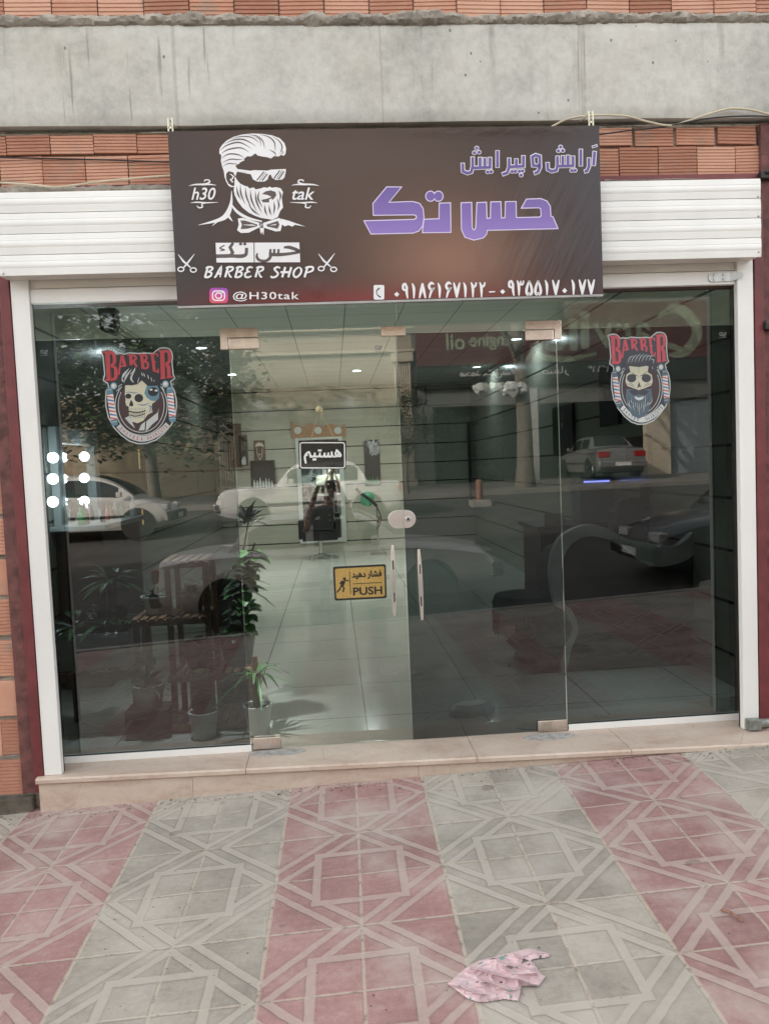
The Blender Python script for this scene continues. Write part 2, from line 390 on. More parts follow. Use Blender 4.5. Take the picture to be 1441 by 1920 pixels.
# ================================================================ the unfinished building of the shop
SHOP = thing('shop_building', 'unfinished building of ribbed orange clay blocks with a grey concrete beam above the barber shop', 'building')
def brick_mat():
    m, t, b, o = newmat('clay_block'); v = ncoord(t); a = t.nodes.new('ShaderNodeAttribute'); a.attribute_name = 'tone'
    n1 = nnoise(t, v, 7, 5, .6); n2 = nnoise(t, ncoord(t, (4, 4, 60)), 3, 4)
    f = nm(t, 'ADD', nm(t, 'MULTIPLY', a.outputs['Fac'], .5), nm(t, 'ADD', nm(t, 'MULTIPLY', n1, .32), nm(t, 'MULTIPLY', n2, .18)))
    c = nramp(t, f, [(.25, (.34, .155, .10)), (.5, (.48, .24, .16)), (.75, (.58, .345, .25))])
    gr = nramp(t, nnoise(t, v, 4.5, 6, .7), [(.56, 0.), (.70, .7)]); c = nmix(t, gr, c, (.30, .25, .20))
    wh = nramp(t, nnoise(t, ncoord(t, (1, 1, 1), loc=(5, 2, 1)), 3, 6, .7), [(.6, 0.), (.8, .5)]); c = nmix(t, wh, c, (.50, .40, .34))
    t.links.new(c, b.inputs['Base Color']); b.inputs['Roughness'].default_value = .85
    nbump(t, b, nnoise(t, v, 90, 4), .35, .004); return m
M_BRICK = brick_mat()
M_MORTAR = mat('cement_mortar', (.30, .27, .23), .95, bump=1., bscale=45, var=.35, scale=9)
def brick(mb, x0, x1, z0, z1, y=.03, d=.06, ribs=9, skew=0.):
    """one hollow clay block seen on its ribbed side"""
    mb.tone = random.random(); jy = random.uniform(-.006, .006); y += jy
    prof = []
    h = (z1-z0)
    if ribs:
        for i in range(ribs):
            a = z0+h*i/ribs; w = h/ribs
            prof += [(a+.08*w, y), (a+.72*w, y), (a+.80*w, y+.0045), (a+w, y+.0045)]
        prof = [(z0, y+.003)] + prof
    else: prof = [(z0, y+.002), (z0+.006, y), (z1-.006, y), (z1, y+.002)]
    b = len(mb.v); n = len(prof)
    dz0, dz1 = random.uniform(-.004, .004)+skew, random.uniform(-.004, .004)
    for x, dz in ((x0, dz0), (x1, dz1)):
        for (z, yy) in prof: mb.v.append((x+random.uniform(-.001, .001), yy, z+dz))
    for i in range(n-1): mb.face([b+i, b+n+i, b+n+i+1, b+i+1])
    # ends, top and underside
    bb = len(mb.v)
    for x, dz in ((x0, dz0), (x1, dz1)): mb.v += [(x, y+d, z0+dz), (x, y+d, z1+dz)]
    mb.face([b]+[b+i for i in range(1, n)]+[bb+1, bb]); mb.face([b+n+i for i in range(n)][::-1]+[bb+2, bb+3])
    mb.face([b, bb, bb+2, b+n]); mb.face([b+n-1, b+2*n-1, bb+3, bb+1])
def build_bricks():
    mb = MB()
    # courses over the concrete beam
    for r in range(4):
        z0 = 4.20+r*.215; x = -4.6 + (.127 if r % 2 else 0) + .035
        while x < 5: w = .2505+random.uniform(-.004, .004); brick(mb, x, x+w-.007, z0, z0+.2, .03); x += w
    mb.build('brick_wall', M_BRICK, SHOP); mb = MB()
    # band between beam and shutter, left and right of the sign (it runs on behind it)
    x = -5.42
    for i in range(42):
        gap = .006
        if abs(x+1.28) < .13: gap = .03
        brick(mb, x, x+.233-gap, 3.325, 3.487+random.uniform(-.003, .003), .03, ribs=9); x += .2335
    x = -5.5+.092
    for i in range(40):
        wide = 1.15 < x < 2.2
        w = .248 if wide else .236
        brick(mb, x, x+w-(.022 if wide else .005), 3.497, 3.603+random.uniform(-.004, .004), .03, ribs=6); x += w
    mb.build('brick_band', M_BRICK, SHOP)
    # piers left and right of the shop front
    for side in (-1, 1):
        mb = MB()
        z = -.11 if side < 0 else .06; r = 0
        while z < 3.3:
            h = .205; rib = 10 if random.random() < .65 else 0
            if side < 0:
                x = -2.265 - (.10 if r % 2 else .0)
                if r % 2: brick(mb, x+.004, -2.262, z, z+h, .03, ribs=rib)
                for k in range(7): brick(mb, x-.25+.006, x, z, z+h, .03+random.uniform(-.004, .008), ribs=rib if k else (10 if rib == 0 else 0)); x -= .25
            else:
                x = 2.25
                for k in range(8): brick(mb, x, x+.244, z, z+h, .03, ribs=rib); x += .25
            z += .233; r += 1
        mb.build('brick_pier', M_BRICK, SHOP)
    # mortar bed behind and between
    mb = MB()
    mb.box(-8, .055, 3.30, 9, .25, 3.66); mb.box(-8, .055, 4.10, 9, .25, 5.3)
    mb.box(-8, .045, -.6, -2.135, .30, 3.31); mb.box(2.14, .045, -.6, 9, .30, 3.31)
    mb.build('mortar_backing', M_MORTAR, SHOP)
    # squeezed-out mortar along the beam, the lintel and some joints
    mb = MB()
    def lump(x0, x1, z, h, dep, y=.0, seed=0, n=None, low=.35):
        n = n or int((x1-x0)/.012); m = 8; b = len(mb.v)
        for i in range(n+1):
            x = x0+(x1-x0)*i/n; a = noise.noise((x*2.3, seed, 0))*.5+.5; a2 = noise.noise((x*9, seed+5, 0))*.5+.5
            amp = max(.12, low+(1-low)*(a*1.3-.2))*(.65+.5*a2)
            for k in range(m+1):
                q = k/m; ang = pi*q
                fz = noise.noise((x*28, q*5, seed))*.4+noise.noise((x*70, q*12, seed))*.3
                mb.v.append((x, y-dep*amp*(sin(ang)**.7)*(1+fz)+.02*(1-sin(ang)), z + h*amp*(-cos(ang))*.5*(1+.5*fz) + .35*h*amp))
        for i in range(n):
            for k in range(m): a = b+i*(m+1)+k; mb.face([a, a+m+1, a+m+2, a+1])
    lump(-3.2, 3.6, 4.165, .105, .055, .0, 1., low=.5)
    lump(-3.2, -1.2, 3.272, .085, .03, .012, 4., low=.45); lump(1.25, 2.1, 3.29, .03, .012, .012, 6., low=.0); lump(1.2, 2.14, 3.595, .02, .012, .03, 8.)
    lump(-3.2, 3.4, 3.60, .022, .014, .03, 11.)
    for zc in (.115, .35, .58, .815, 1.05, 1.28, 1.515, 1.75): lump(-2.75, -2.25, zc, .022, .014, .035, zc*7, low=.1)
    mb.build('mortar_joint', M_MORTAR, SHOP, smooth=True)
    fm = mat('soiled_footing', (.10, .085, .065), .95, bump=1., bscale=30, var=.5, scale=6)
    for bx in ((-8, -.01, -.6, -2.20, .05, -.12), (2.3, .0, -.3, 9, .05, .055)):
        mb = MB(); mb.box(*bx); mb.build('wall_footing', fm, SHOP, bev=.01)
    mb = MB(); mb.box(-26, .26, 4.9, 26, .5, 9.3); mb.box(-26, .26, -.9, -7.9, .5, 4.899); mb.box(8.9, .26, -.6, 26, .5, 4.899); mb.box(-26, 12, -.6, 26, 12.4, 9.0); mb.box(-26, .501, 8.7, 26, 11.99, 9.0)
    mb.box(-26, .501, -.6, -25.6, 11.99, 8.69); mb.box(25.6, .501, -.6, 26, 11.99, 8.69)
    mb.build('upper_shade_wall', mat('plain_block_wall', (.36, .17, .10), .9, var=.2, scale=2), SHOP)  # unseen outer shell, its height and width set to shade the street
build_bricks()
def concrete_mat():
    m, t, b, o = newmat('cast_concrete'); v = ncoord(t)
    n1 = nnoise(t, v, 1.6, 6, .62); n2 = nnoise(t, v, 22, 4, .6)
    f = nm(t, 'ADD', nm(t, 'MULTIPLY', n1, .7), nm(t, 'MULTIPLY', n2, .3))
    c = nramp(t, f, [(.34, (.34, .332, .30)), (.5, (.485, .475, .435)), (.66, (.60, .59, .54))])
    sv = ncoord(t, (1, 1, .16)); stn = nramp(t, nnoise(t, sv, 9, 4, .6), [(.60, 0.), (.72, .55)])
    zz = t.nodes.new('ShaderNodeSeparateXYZ'); t.links.new(ncoord(t), zz.inputs[0])
    topm = nm(t, 'MULTIPLY', stn, nramp(t, nm(t, 'SUBTRACT', zz.outputs[2], 3.5), [(.15, .15), (.65, .85)])); c = nmix(t, topm, c, (.16, .15, .12))
    # thin rain runs
    run = nramp(t, nnoise(t, ncoord(t, (1, 1, .05)), 26, 2), [(.655, 0.), (.72, .5)]); run = nm(t, 'MULTIPLY', run, nramp(t, nnoise(t, v, 1.1, 2), [(.42, 0.), (.55, 1.)])); c = nmix(t, run, c, (.15, .14, .115))
    pit = t.nodes.new('ShaderNodeTexVoronoi'); pit.inputs['Scale'].default_value = 15; t.links.new(ncoord(t, (1, 1, .7)), pit.inputs[0])
    pm = nm(t, 'MULTIPLY', nm(t, 'LESS_THAN', pit.outputs['Distance'], .095), nm(t, 'GREATER_THAN', nnoise(t, v, 3.1, 3), .55)); c = nmix(t, nm(t, 'MULTIPLY', pm, .8), c, (.10, .09, .08))
    # shuttering seams
    for xs, wd in ((-1.16, .010), (-.02, .006), (1.13, .013)):
        d = nm(t, 'ABSOLUTE', nm(t, 'SUBTRACT', nm(t, 'ADD', zz.outputs[0], nm(t, 'MULTIPLY', n2, .02)), xs+.01))
        sm = nm(t, 'LESS_THAN', d, wd); c = nmix(t, nm(t, 'MULTIPLY', sm, .28), c, (.2, .18, .15))
    yel = nramp(t, nnoise(t, v, .9, 4), [(.5, 0.), (.72, .2)]); c = nmix(t, yel, c, (.38, .33, .24))
    t.links.new(c, b.inputs['Base Color']); b.inputs['Roughness'].default_value = .85
    h = nm(t, 'SUBTRACT', nm(t, 'ADD', nm(t, 'MULTIPLY', n2, .5), n1), pm); nbump(t, b, h, .45, .012); return m
M_CONC = concrete_mat()
def build_beam():
    mb = MB(); nx, nz = 120, 14; b = 0
    for j in range(nz+1):
        for i in range(nx+1):
            x = -8+17*i/nx; q = j/nz; z = 3.632+.545*q + .008*noise.noise((x*1.2, 0, 5))*(1-q)
            e = .012 if j in (0, nz) else 0
            mb.v.append((x, -.02+e+.006*noise.noise((x*.9, z*2, 1)) + (.004 if -1.16 < x < 1.13 else 0), z))
    for j in range(nz):
        for i in range(nx): a = j*(nx+1)+i; mb.face([a, a+1, a+nx+2, a+nx+1])
    for j, s in ((0, 1), (nz, -1)):
        k = len(mb.v)
        for i in range(nx+1): p = mb.v[j*(nx+1)+i]; mb.v.append((p[0], .40, p[2]))
        for i in range(nx): mb.face([j*(nx+1)+i, j*(nx+1)+i+1, k+i+1, k+i])
    mb.build('concrete_beam', M_CONC, SHOP, smooth=True)
build_beam()
M_RED = mat('red_oxide_paint', (.135, .026, .028), .5, var=.22, scale=9, bump=.15, bscale=30)
M_REDG = mat('grimy_red_paint', (.12, .045, .04), .75, var=.45, scale=14, bump=.5, bscale=40)
def build_steel():
    mb = MB(); mb.box(-2.187, -.005, -.095, -2.132, .10, 3.2); mb.build('steel_post', M_RED, SHOP, bev=.003)
    mb = MB(); mb.box(-2.262, .012, -.10, -2.19, .12, 3.32); mb.build('steel_post', M_REDG, SHOP, bev=.003)
    mb = MB(); mb.box(2.134, -.005, .0, 2.19, .10, 3.2); mb.build('steel_post', M_RED, SHOP, bev=.003)
    mb = MB(); mb.box(2.192, .010, .03, 2.248, .12, 3.605); mb.build('steel_post', M_REDG, SHOP, bev=.003)
    mb = MB(); mb.box(-2.185, .012, 3.245, 2.19, .20, 3.322); mb.build('steel_lintel', M_RED, SHOP, bev=.003)
    mb = MB(); mb.box(-2.12, .10, 2.705, 2.125, .26, 3.24); mb.build('door_lintel', M_RED, SHOP, bev=.003)
build_steel()
M_STONE = None
def stone_mat():
    m, t, b, o = newmat('travertine'); v = ncoord(t)
    n1 = nnoise(t, ncoord(t, (1, 1.6, 3)), 3.2, 6, .6, .6); n2 = nnoise(t, v, 26, 4)
    c = nramp(t, nm(t, 'ADD', nm(t, 'MULTIPLY', n1, .75), nm(t, 'MULTIPLY', n2, .25)), [(.3, (.40, .285, .22)), (.5, (.51, .41, .335)), (.7, (.57, .49, .415))])
    d = nramp(t, nnoise(t, v, 7, 6, .75), [(.58, 0.), (.72, .5)]); c = nmix(t, d, c, (.34, .26, .20))
    vn = t.nodes.new('ShaderNodeTexVoronoi'); vn.feature = 'DISTANCE_TO_EDGE'; vn.inputs['Scale'].default_value = 2.3; t.links.new(ncoord(t, (1, 1, 1)), vn.inputs[0])
    cr = nm(t, 'MULTIPLY', nm(t, 'LESS_THAN', vn.outputs[0], .004), .22); c = nmix(t, cr, c, (.2, .15, .12))
    t.links.new(c, b.inputs['Base Color']); t.links.new(nm(t, 'MULTIPLY_ADD', n1, .3, .3), b.inputs['Roughness']); nbump(t, b, n2, .2, .004); return m
M_STONE = stone_mat()
def build_step():
    # slab whose nose runs slightly out of line with the shop front
    ny = lambda x: -.045-.046*(x+2.12)
    mb = MB(); xs = [-2.165, -.97, .36, 1.25, 2.42]
    for x0, x1 in zip(xs, xs[1:]):
        a, b_ = x0+.0015, x1-.0015; n = len(mb.v)
        pr = [(0, 0), (.004, .0), (.0, -.006), (.0, -.030), (.008, -.036)]
        prof = [(.75, 0.), (.008, 0.), (0., -.008), (0., -.028), (.01, -.036), (.75, -.036)]
        for x in (a, b_):
            for (dy, z) in prof: mb.v.append((x, (ny(x)+dy) if dy < .5 else .42, z))
        k = len(prof)
        for i in range(k): mb.face([n+i, n+(i+1) % k, n+k+(i+1) % k, n+k+i])
        mb.face([n+i for i in range(k)]); mb.face([n+k+i for i in range(k)][::-1])
    mb.build('step_slab', M_STONE, SHOP)
    mb = MB(); xs = [-2.155, -1.28, .02, 1.1, 2.42]
    for x0, x1 in zip(xs, xs[1:]):
        a, b_ = x0+.001, x1-.001; n = len(mb.v)
        for x in (a, b_): mb.v += [(x, ny(x)+.022, -.037), (x, ny(x)+.022, -.5), (x, .4, -.5), (x, .4, -.037)]
        for i in range(4): mb.face([n+i, n+(i+1) % 4, n+4+(i+1) % 4, n+4+i])
        mb.face([n, n+1, n+2, n+3]); mb.face([n+4, n+5, n+6, n+7])
    mb.build('step_riser', M_STONE, SHOP)
build_step()
# ---------------------------------------------------------------- room behind the glass
RX0, RX1, RY, RZC = -2.64, 2.42, 11.0, 3.33
def wallplank_mat():
    m, t, b, o = newmat('grooved_wall_panel'); v = ncoord(t); n = nnoise(t, ncoord(t, (.4, .4, 6)), 2.5, 4)
    c = nramp(t, n, [(.3, (.36, .355, .29)), (.7, (.43, .42, .35))])
    s = t.nodes.new('ShaderNodeSeparateXYZ'); t.links.new(v, s.inputs[0])
    g = nm(t, 'LESS_THAN', nm(t, 'MODULO', nm(t, 'ADD', s.outputs[2], 10-.015), .378), .022); c = nmix(t, g, c, (.012, .012, .012))
    t.links.new(c, b.inputs['Base Color']); b.inputs['Roughness'].default_value = .22; b.inputs['Coat Weight'].default_value = .4; b.inputs['Coat Roughness'].default_value = .12
    return m
M_WALLP = wallplank_mat()
def tile_mat(name, c0, c1, line, size, wid, rough, off=(0, 0), axes=(0, 1)):
    m, t, b, o = newmat(name); v = ncoord(t); n = nnoise(t, v, 1.2, 4)
    c = nramp(t, n, [(.3, c0), (.7, c1)]); s = t.nodes.new('ShaderNodeSeparateXYZ'); t.links.new(v, s.inputs[0])
    for a, of, sz in zip(axes, off, size):
        g = nm(t, 'LESS_THAN', nm(t, 'MODULO', nm(t, 'ADD', s.outputs[a], 50*sz+of), sz), wid); c = nmix(t, g, c, line)
    t.links.new(c, b.inputs['Base Color']); b.inputs['Roughness'].default_value = rough; return m
def build_room():
    mb = MB(); mb.box(RX0-.1, .42, -.06, RX1+.1, RY+.2, -.002)
    tag(mb.build('floor', tile_mat('porcelain_floor', (.58, .58, .53), (.66, .66, .61), (.10, .10, .09), (.8, .8), .007, .12, (.25, .1))), kind='structure')
    mb = MB(); mb.box(RX0-.1, .3, RZC, RX1+.1, RY+.2, RZC+.1)
    tag(mb.build('ceiling', tile_mat('ceiling_panel', (.60, .60, .57), (.66, .66, .63), (.22, .22, .21), (.6, .6), .012, .6, (.2, .3))), kind='structure')
    mb = MB(); mb.box(RX0-.12, .31, 0, RX0, RY+.2, RZC-.001); mb.build('room_wall', M_WALLP, SHOP)
    mb = MB(); mb.box(RX1, .31, 0, RX1+.12, RY+.2, RZC-.001); mb.build('room_wall', M_WALLP, SHOP)
    mb = MB(); mb.box(RX0+.001, RY, 0, RX1-.001, RY+.19, RZC-.001); mb.build('room_wall', M_WALLP, SHOP)
    mb = MB(); mb.box(RX0, .265, 2.72, RX1, .305, RZC-.001); mb.build('room_wall', mat('white_plaster', (.6, .6, .56), .7), SHOP)
    mb = MB(); mb.box(RX0-.1, -.05+.36, -.3, RX0+.0, .44, 0); mb.build('wall_base', M_STONE, SHOP)
build_room()
# ================================================================ roller shutter
M_ALU = mat('cream_powder_coat', (.74, .735, .71), .38, var=.07, scale=2.2, stretch=(1, 1, .35), bump=.04, bscale=8)
M_ALUD = mat('cream_powder_coat_worn', (.72, .70, .65), .45, var=.05, scale=4)
M_STEEL = mat('galvanised_steel', (.42, .43, .42), .4, metal=.9, var=.15, scale=30)
M_BLACK = mat('black_plastic', (.012, .012, .012), .5, var=.2)
SHUT = thing('roller_shutter', 'rolled-up cream aluminium shutter with its box and side rails around the glass shop front', 'roller shutter')
def build_shutter():
    # box of four long bowed slats
    n = 4; z0, z1 = 2.802, 3.243; h = (z1-z0)/n
    for k in range(n):
        mb = MB(); a = z0+k*h; pr = []
        f = [(.000, -.004), (.010, -.013), (.33, -.0165), (.345, -.0152), (.36, -.0165), (.66, -.017), (.675, -.0158), (.69, -.017), (.95, -.0145), (.99, -.010)]
        ns = 40
        for i in range(ns+1):
            x = -2.142+4.25*i/ns
            for q, dy in f: mb.v.append((x, -.11+dy+.0015*noise.noise((x*1.5, k*3.3, q)), a+h*q))
        c = len(f)
        for i in range(ns):
            for j in range(c-1): b0 = i*c+j; mb.face([b0, b0+c, b0+c+1, b0+1])
        mb.face(list(range(c))[::-1]); mb.face([ns*c+j for j in range(c)])
        mb.build('box_slat', M_ALU, SHUT, smooth=True)
    mb = MB(); mb.box(-2.14, -.109, 2.81, 2.105, .012, 3.240); mb.build('shutter_box', M_ALUD, SHUT)
    # curtain showing under the box
    mb = MB(); mb.box(-2.03, .022, 2.765, 2.03, .05, 2.90); mb.build('curtain_slat', M_ALUD, SHUT, bev=.004)
    mb = MB(); mb.box(-2.03, .016, 2.683, 2.03, .052, 2.762); mb.build('bottom_bar', M_ALU, SHUT, bev=.004)
    for x0, x1, b in ((-2.128, -2.03, -.0), (2.031, 2.128, -.0)):
        mb = MB(); mb.box(x0, .0, .0005, x1, .042, 2.832); r = mb.build('side_rail', M_ALU, SHUT, bev=.003)
        xi = x1 if x0 < 0 else x0; s = -1 if x0 < 0 else 1
        mb = MB(); mb.box(min(xi, xi+s*.006), .0425, .001, max(xi, xi+s*.006), .056, 2.82); mb.build('rail_brush', M_BLACK, r)
    # hasp on the right
    mb = MB(); c = PY(1337, 518, .0); y = .012
    def st(u, v): return Vector((1.962+u, y, 2.724+v))
    pts = [(-.075+.026*cos(a), .026*sin(a)) for a in [pi/2+pi*i/8 for i in range(9)]]+[(.03, -.024), (.03, .024)]
    mb.prism(pts, lambda u, v: st(u, v), lambda u, v: st(u, v)+Vector((0, -.004, 0)))
    for u, v in ((-.07, .012), (-.07, -.012), (-.012, .012), (-.012, -.012)): mb.ball(st(u, v)+Vector((0, -.004, 0)), .0075, 8, sc=(1, .5, 1))
    ring = [(.03, -.024), (.03, .024), (.06, .03), (.085, .022), (.092, .0), (.085, -.012), (.06, -.02)]
    mb.prism(ring, lambda u, v: st(u, v)+Vector((0, -(u-.03)*.5, 0)), lambda u, v: st(u, v)+Vector((0, -(u-.03)*.5-.004, 0)))
    mb.build('hasp', M_STEEL, SHUT, smooth=False)
    # floor lock box at the right rail
    mb = MB(); p = PY(1400, 1345, -.03)
    mb.box(2.04, -.055, .012, 2.115, .0, .072); mb.tube([(2.115, -.03, .045), (2.175, -.03, .045)], .026, 14); mb.ball((2.06, -.056, .04), .006, 8)
    mb.build('floor_lock', mat('dull_zinc', (.25, .27, .24), .5, metal=.6, var=.3, scale=30), SHUT, bev=.003)
    for x, z in ((2.092, 3.14), (2.094, 3.03), (2.092, 2.83), (-2.11, 2.815)): mb = MB(); mb.ball((x, -.125, z), .006, 8); mb.build('rivet', M_STEEL, SHUT)
build_shutter()
# ================================================================ glass front
YG = .19
M_CLEAR = glassmat('clear_green_glass', (.75, .82, .775), 1.25, .015); M_CLEAR2 = glassmat('clear_green_glass_transom', (.70, .80, .75), wobble=.06)
M_FILM = glassmat('smoke_film_glass', (.135, .165, .170), 1.25, .02); M_FILM2 = glassmat('smoke_film_glass_right', (.115, .145, .150), .92, .02)
M_EDGE = mat('glass_edge', (.42, .55, .48), .2, var=.1)
def patch_mat():
    m, t, b, o = newmat('satin_steel_under_film'); v = ncoord(t); n = nnoise(t, v, 14, 4, .6, .8)
    t.links.new(nramp(t, n, [(.3, (.62, .52, .44)), (.7, (.80, .70, .62))]), b.inputs['Base Color']); b.inputs['Metallic'].default_value = .95
    t.links.new(nm(t, 'MULTIPLY_ADD', n, .3, .18), b.inputs['Roughness']); nbump(t, b, n, .25, .006); return m
M_PATCH = patch_mat()
M_CHROME = mat('brushed_steel', (.80, .76, .74), .30, metal=1., var=.02, scale=4, rvar=.03)
FRONT = thing('glass_shopfront', 'frameless glass shop front with two doors, smoked side panels and a clear strip above', 'shop front')
def pane(name, x0, x1, z0l, z0r, z1l, z1r, m, parent, y=YG, t=.010):
    mb = MB(); F = [(x0, z0l), (x1, z0r), (x1, z1r), (x0, z1l)]
    mb.add([(x, y, z) for x, z in F], [(0, 1, 2, 3)], 0)
    # ground edges of the sheet
    b = len(mb.v); mb.v += [(x, y+.0002, z) for x, z in F]+[(x, y+t, z) for x, z in F]
    for i in range(4): mb.face([b+i, b+(i+1) % 4, b+4+(i+1) % 4, b+4+i], 1)
    return mb.build(name, [m, M_EDGE], parent, fix=False)
def lens(mb, c, n=8): pass
def build_front():
    zt = 2.704; zb = .012
    pane('transom_panel', -2.115, .024, 2.512, 2.492, zt, zt, M_CLEAR2, FRONT); pane('transom_panel', .030, 2.122, 2.492, 2.478, zt, zt, M_CLEAR2, FRONT)
    pane('side_panel', -2.115, -.972, zb, zb, 2.508, 2.503, M_FILM, FRONT, YG+.002); pane('side_panel', .998, 2.122, zb-.01, zb-.01, 2.482, 2.474, M_FILM2, FRONT, YG+.002)
    L = pane('glass_door', -.966, .016, .008, .008, 2.499, 2.485, M_CLEAR, FRONT); R = pane('glass_door', .024, .990, .004, .004, 2.485, 2.478, M_FILM2, FRONT, YG-.003)
    tag(L, 'clear greenish glass door'); tag(R, 'smoked glass door')
    # white channels under the side panels
    for x0, x1 in ((-2.10, -.962), (.998, 2.12)):
        mb = MB(); mb.box(x0, .168, .0005, x1, .182, .040); mb.box(x0, .203, .0005, x1, .216, .040); mb.box(x0, .1822, .0005, x1, .2028, .008); mb.build('bottom_channel', M_ALU, FRONT, bev=.002)
    def patch(x0, z0, x1, z1, y0=.172, y1=.212, p=FRONT, name='patch_fitting'):
        mb = MB(); mb.box(x0, y0, z0, x1, YG-.004, z1); mb.box(x0, YG+.014, z0, x1, y1+.01, z1); return mb.build(name, M_PATCH, p, bev=.003)
    # L-shaped corner fittings over the doors
    for (xa, xb, zc, zd, z2, side, door) in ((-1.018, -.797, 2.543, 2.484, 2.421, -1, L), (.802, 1.022, 2.533, 2.478, 2.418, 1, R)):
        mb = MB(); y0 = .170
        xi = xa+.044 if side < 0 else xb-.044
        P = [(xa, zd+.004), (xi, zd+.004), (xi, z2), (xa, z2)] if side < 0 else [(xi, zd+.004), (xb, zd+.004), (xb, z2), (xi, z2)]
        poly = ([(xa, zc), (xb, zc), (xb, zd+.004), (xi, zd+.004), (xi, z2), (xa, z2)] if side < 0 else [(xa, zc), (xb, zc), (xb, z2), (xi, z2), (xi, zd+.004), (xa, zd+.004)])
        mb.prism(poly, lambda u, v: Vector((u, y0, v)), lambda u, v: Vector((u, YG-.003, v)))
        mb.build('patch_fitting', M_PATCH, FRONT, bev=.0025)
        x0, x1 = (xi+.004, xb+.002) if side < 0 else (xa-.002, xi-.004)
        patch(x0, z2, x1, zd, name='patch_fitting', p=door)
    patch(-.070, 2.470, .077, 2.527, .172)
    patch(-.950, .010, -.784, .080, p=L); patch(.805, .004, .990, .072, p=R)
    # oval lock with keyhole on the right leaf
    def stadium(x0, x1, z, r, half):
        if half < 0: return [(x1, z-r), (x1, z+r)]+[(x0+r+r*cos(a), z+r*sin(a)) for a in [pi/2+pi*i/12 for i in range(13)]]
        return [(x0, z+r), (x0, z-r)]+[(x1-r+r*cos(a), z+r*sin(a)) for a in [-pi/2+pi*i/12 for i in range(13)]]
    for d, (x0, x1), hf in ((L, (-.075, .0165), -1), (R, (.0195, .092), 1)):
        mb = MB(); mb.prism(stadium(x0, x1, 1.372, .054, hf), lambda u, v: Vector((u, .158, v)), lambda u, v: Vector((u, YG-.004, v)))
        lk = mb.build('door_lock', M_CHROME, d, bev=.004, seg=3)
        if hf > 0:
            mb = MB(); RX = Matrix.Rotation(pi/2, 3, 'X'); mb.lathe([(.016, .0), (.016, .006), (.012, .009), (.0, .009)], (.045, .158, 1.372), 18, 0, RX); mb.build('lock_cylinder', M_STEEL, lk)
            mb = MB(); mb.lathe([(.007, 0), (.007, .0015), (0, .0015)], (.045, .1495, 1.372), 12, 0, RX); mb.build('keyhole', M_BLACK, lk)
    # tapering flat pull handles
    for d, x, zm, lean in ((L, -.060, 1.005, -.002), (R, .101, .972, .002)):
        mb = MB(); N = 14
        for i in range(N+1):
            q = i/N; z = zm+.216-.432*q; w = .007+.007*sin(pi*min(1, max(0, q)))**.8; dy = -.012*sin(pi*q); xx = x+lean*(q-.5)*2
            mb.v += [(xx-w, .128+dy, z), (xx+w, .128+dy, z), (xx+w, .137+dy, z), (xx-w, .137+dy, z)]
        for i in range(N):
            for k in range(4): mb.face([4*i+k, 4*i+(k+1) % 4, 4*i+4+(k+1) % 4, 4*i+4+k])
        mb.face([0, 1, 2, 3]); mb.face([4*N+3, 4*N+2, 4*N+1, 4*N])
        h = mb.build('door_handle', M_CHROME, d, bev=.002)
        for dz in (.098, -.098):
            mb = MB(); mb.tube([(x, .13, zm+dz), (x, YG-.003, zm+dz)], .0085, 12); mb.build('handle_post', M_STEEL, h, smooth=True)
            mb = MB(); mb.box(x-.0035, .1135, zm+dz-.028, x+.0035, .1165, zm+dz+.028); mb.build('handle_slot', M_BLACK, h)
    # small rubber buttons and cement patches round the floor pivots
    mb = MB()
    def blob(cx, cy_, rx, ry, seed):
        pts = [(cx+rx*cos(a)*(1+.25*noise.noise((cos(a)*2, sin(a)*2, seed))), cy_+ry*sin(a)*(1+.3*noise.noise((cos(a)*2, sin(a)*2, seed+3)))) for a in [2*pi*i/26 for i in range(26)]]
        mb.prism(pts, lambda u, v: Vector((u, v, .0044)), lambda u, v: Vector((u, v, .0004)))
    gm = mat('grey_grout', (.36, .35, .33), .85, var=.3, scale=25, bump=.6, bscale=60)
    for a in ((-.80, .125, .17, .05, 1), (.85, .09, .16, .055, 5)): mb = MB(); blob(*a); mb.build('pivot_grout', gm, FRONT)
build_front()
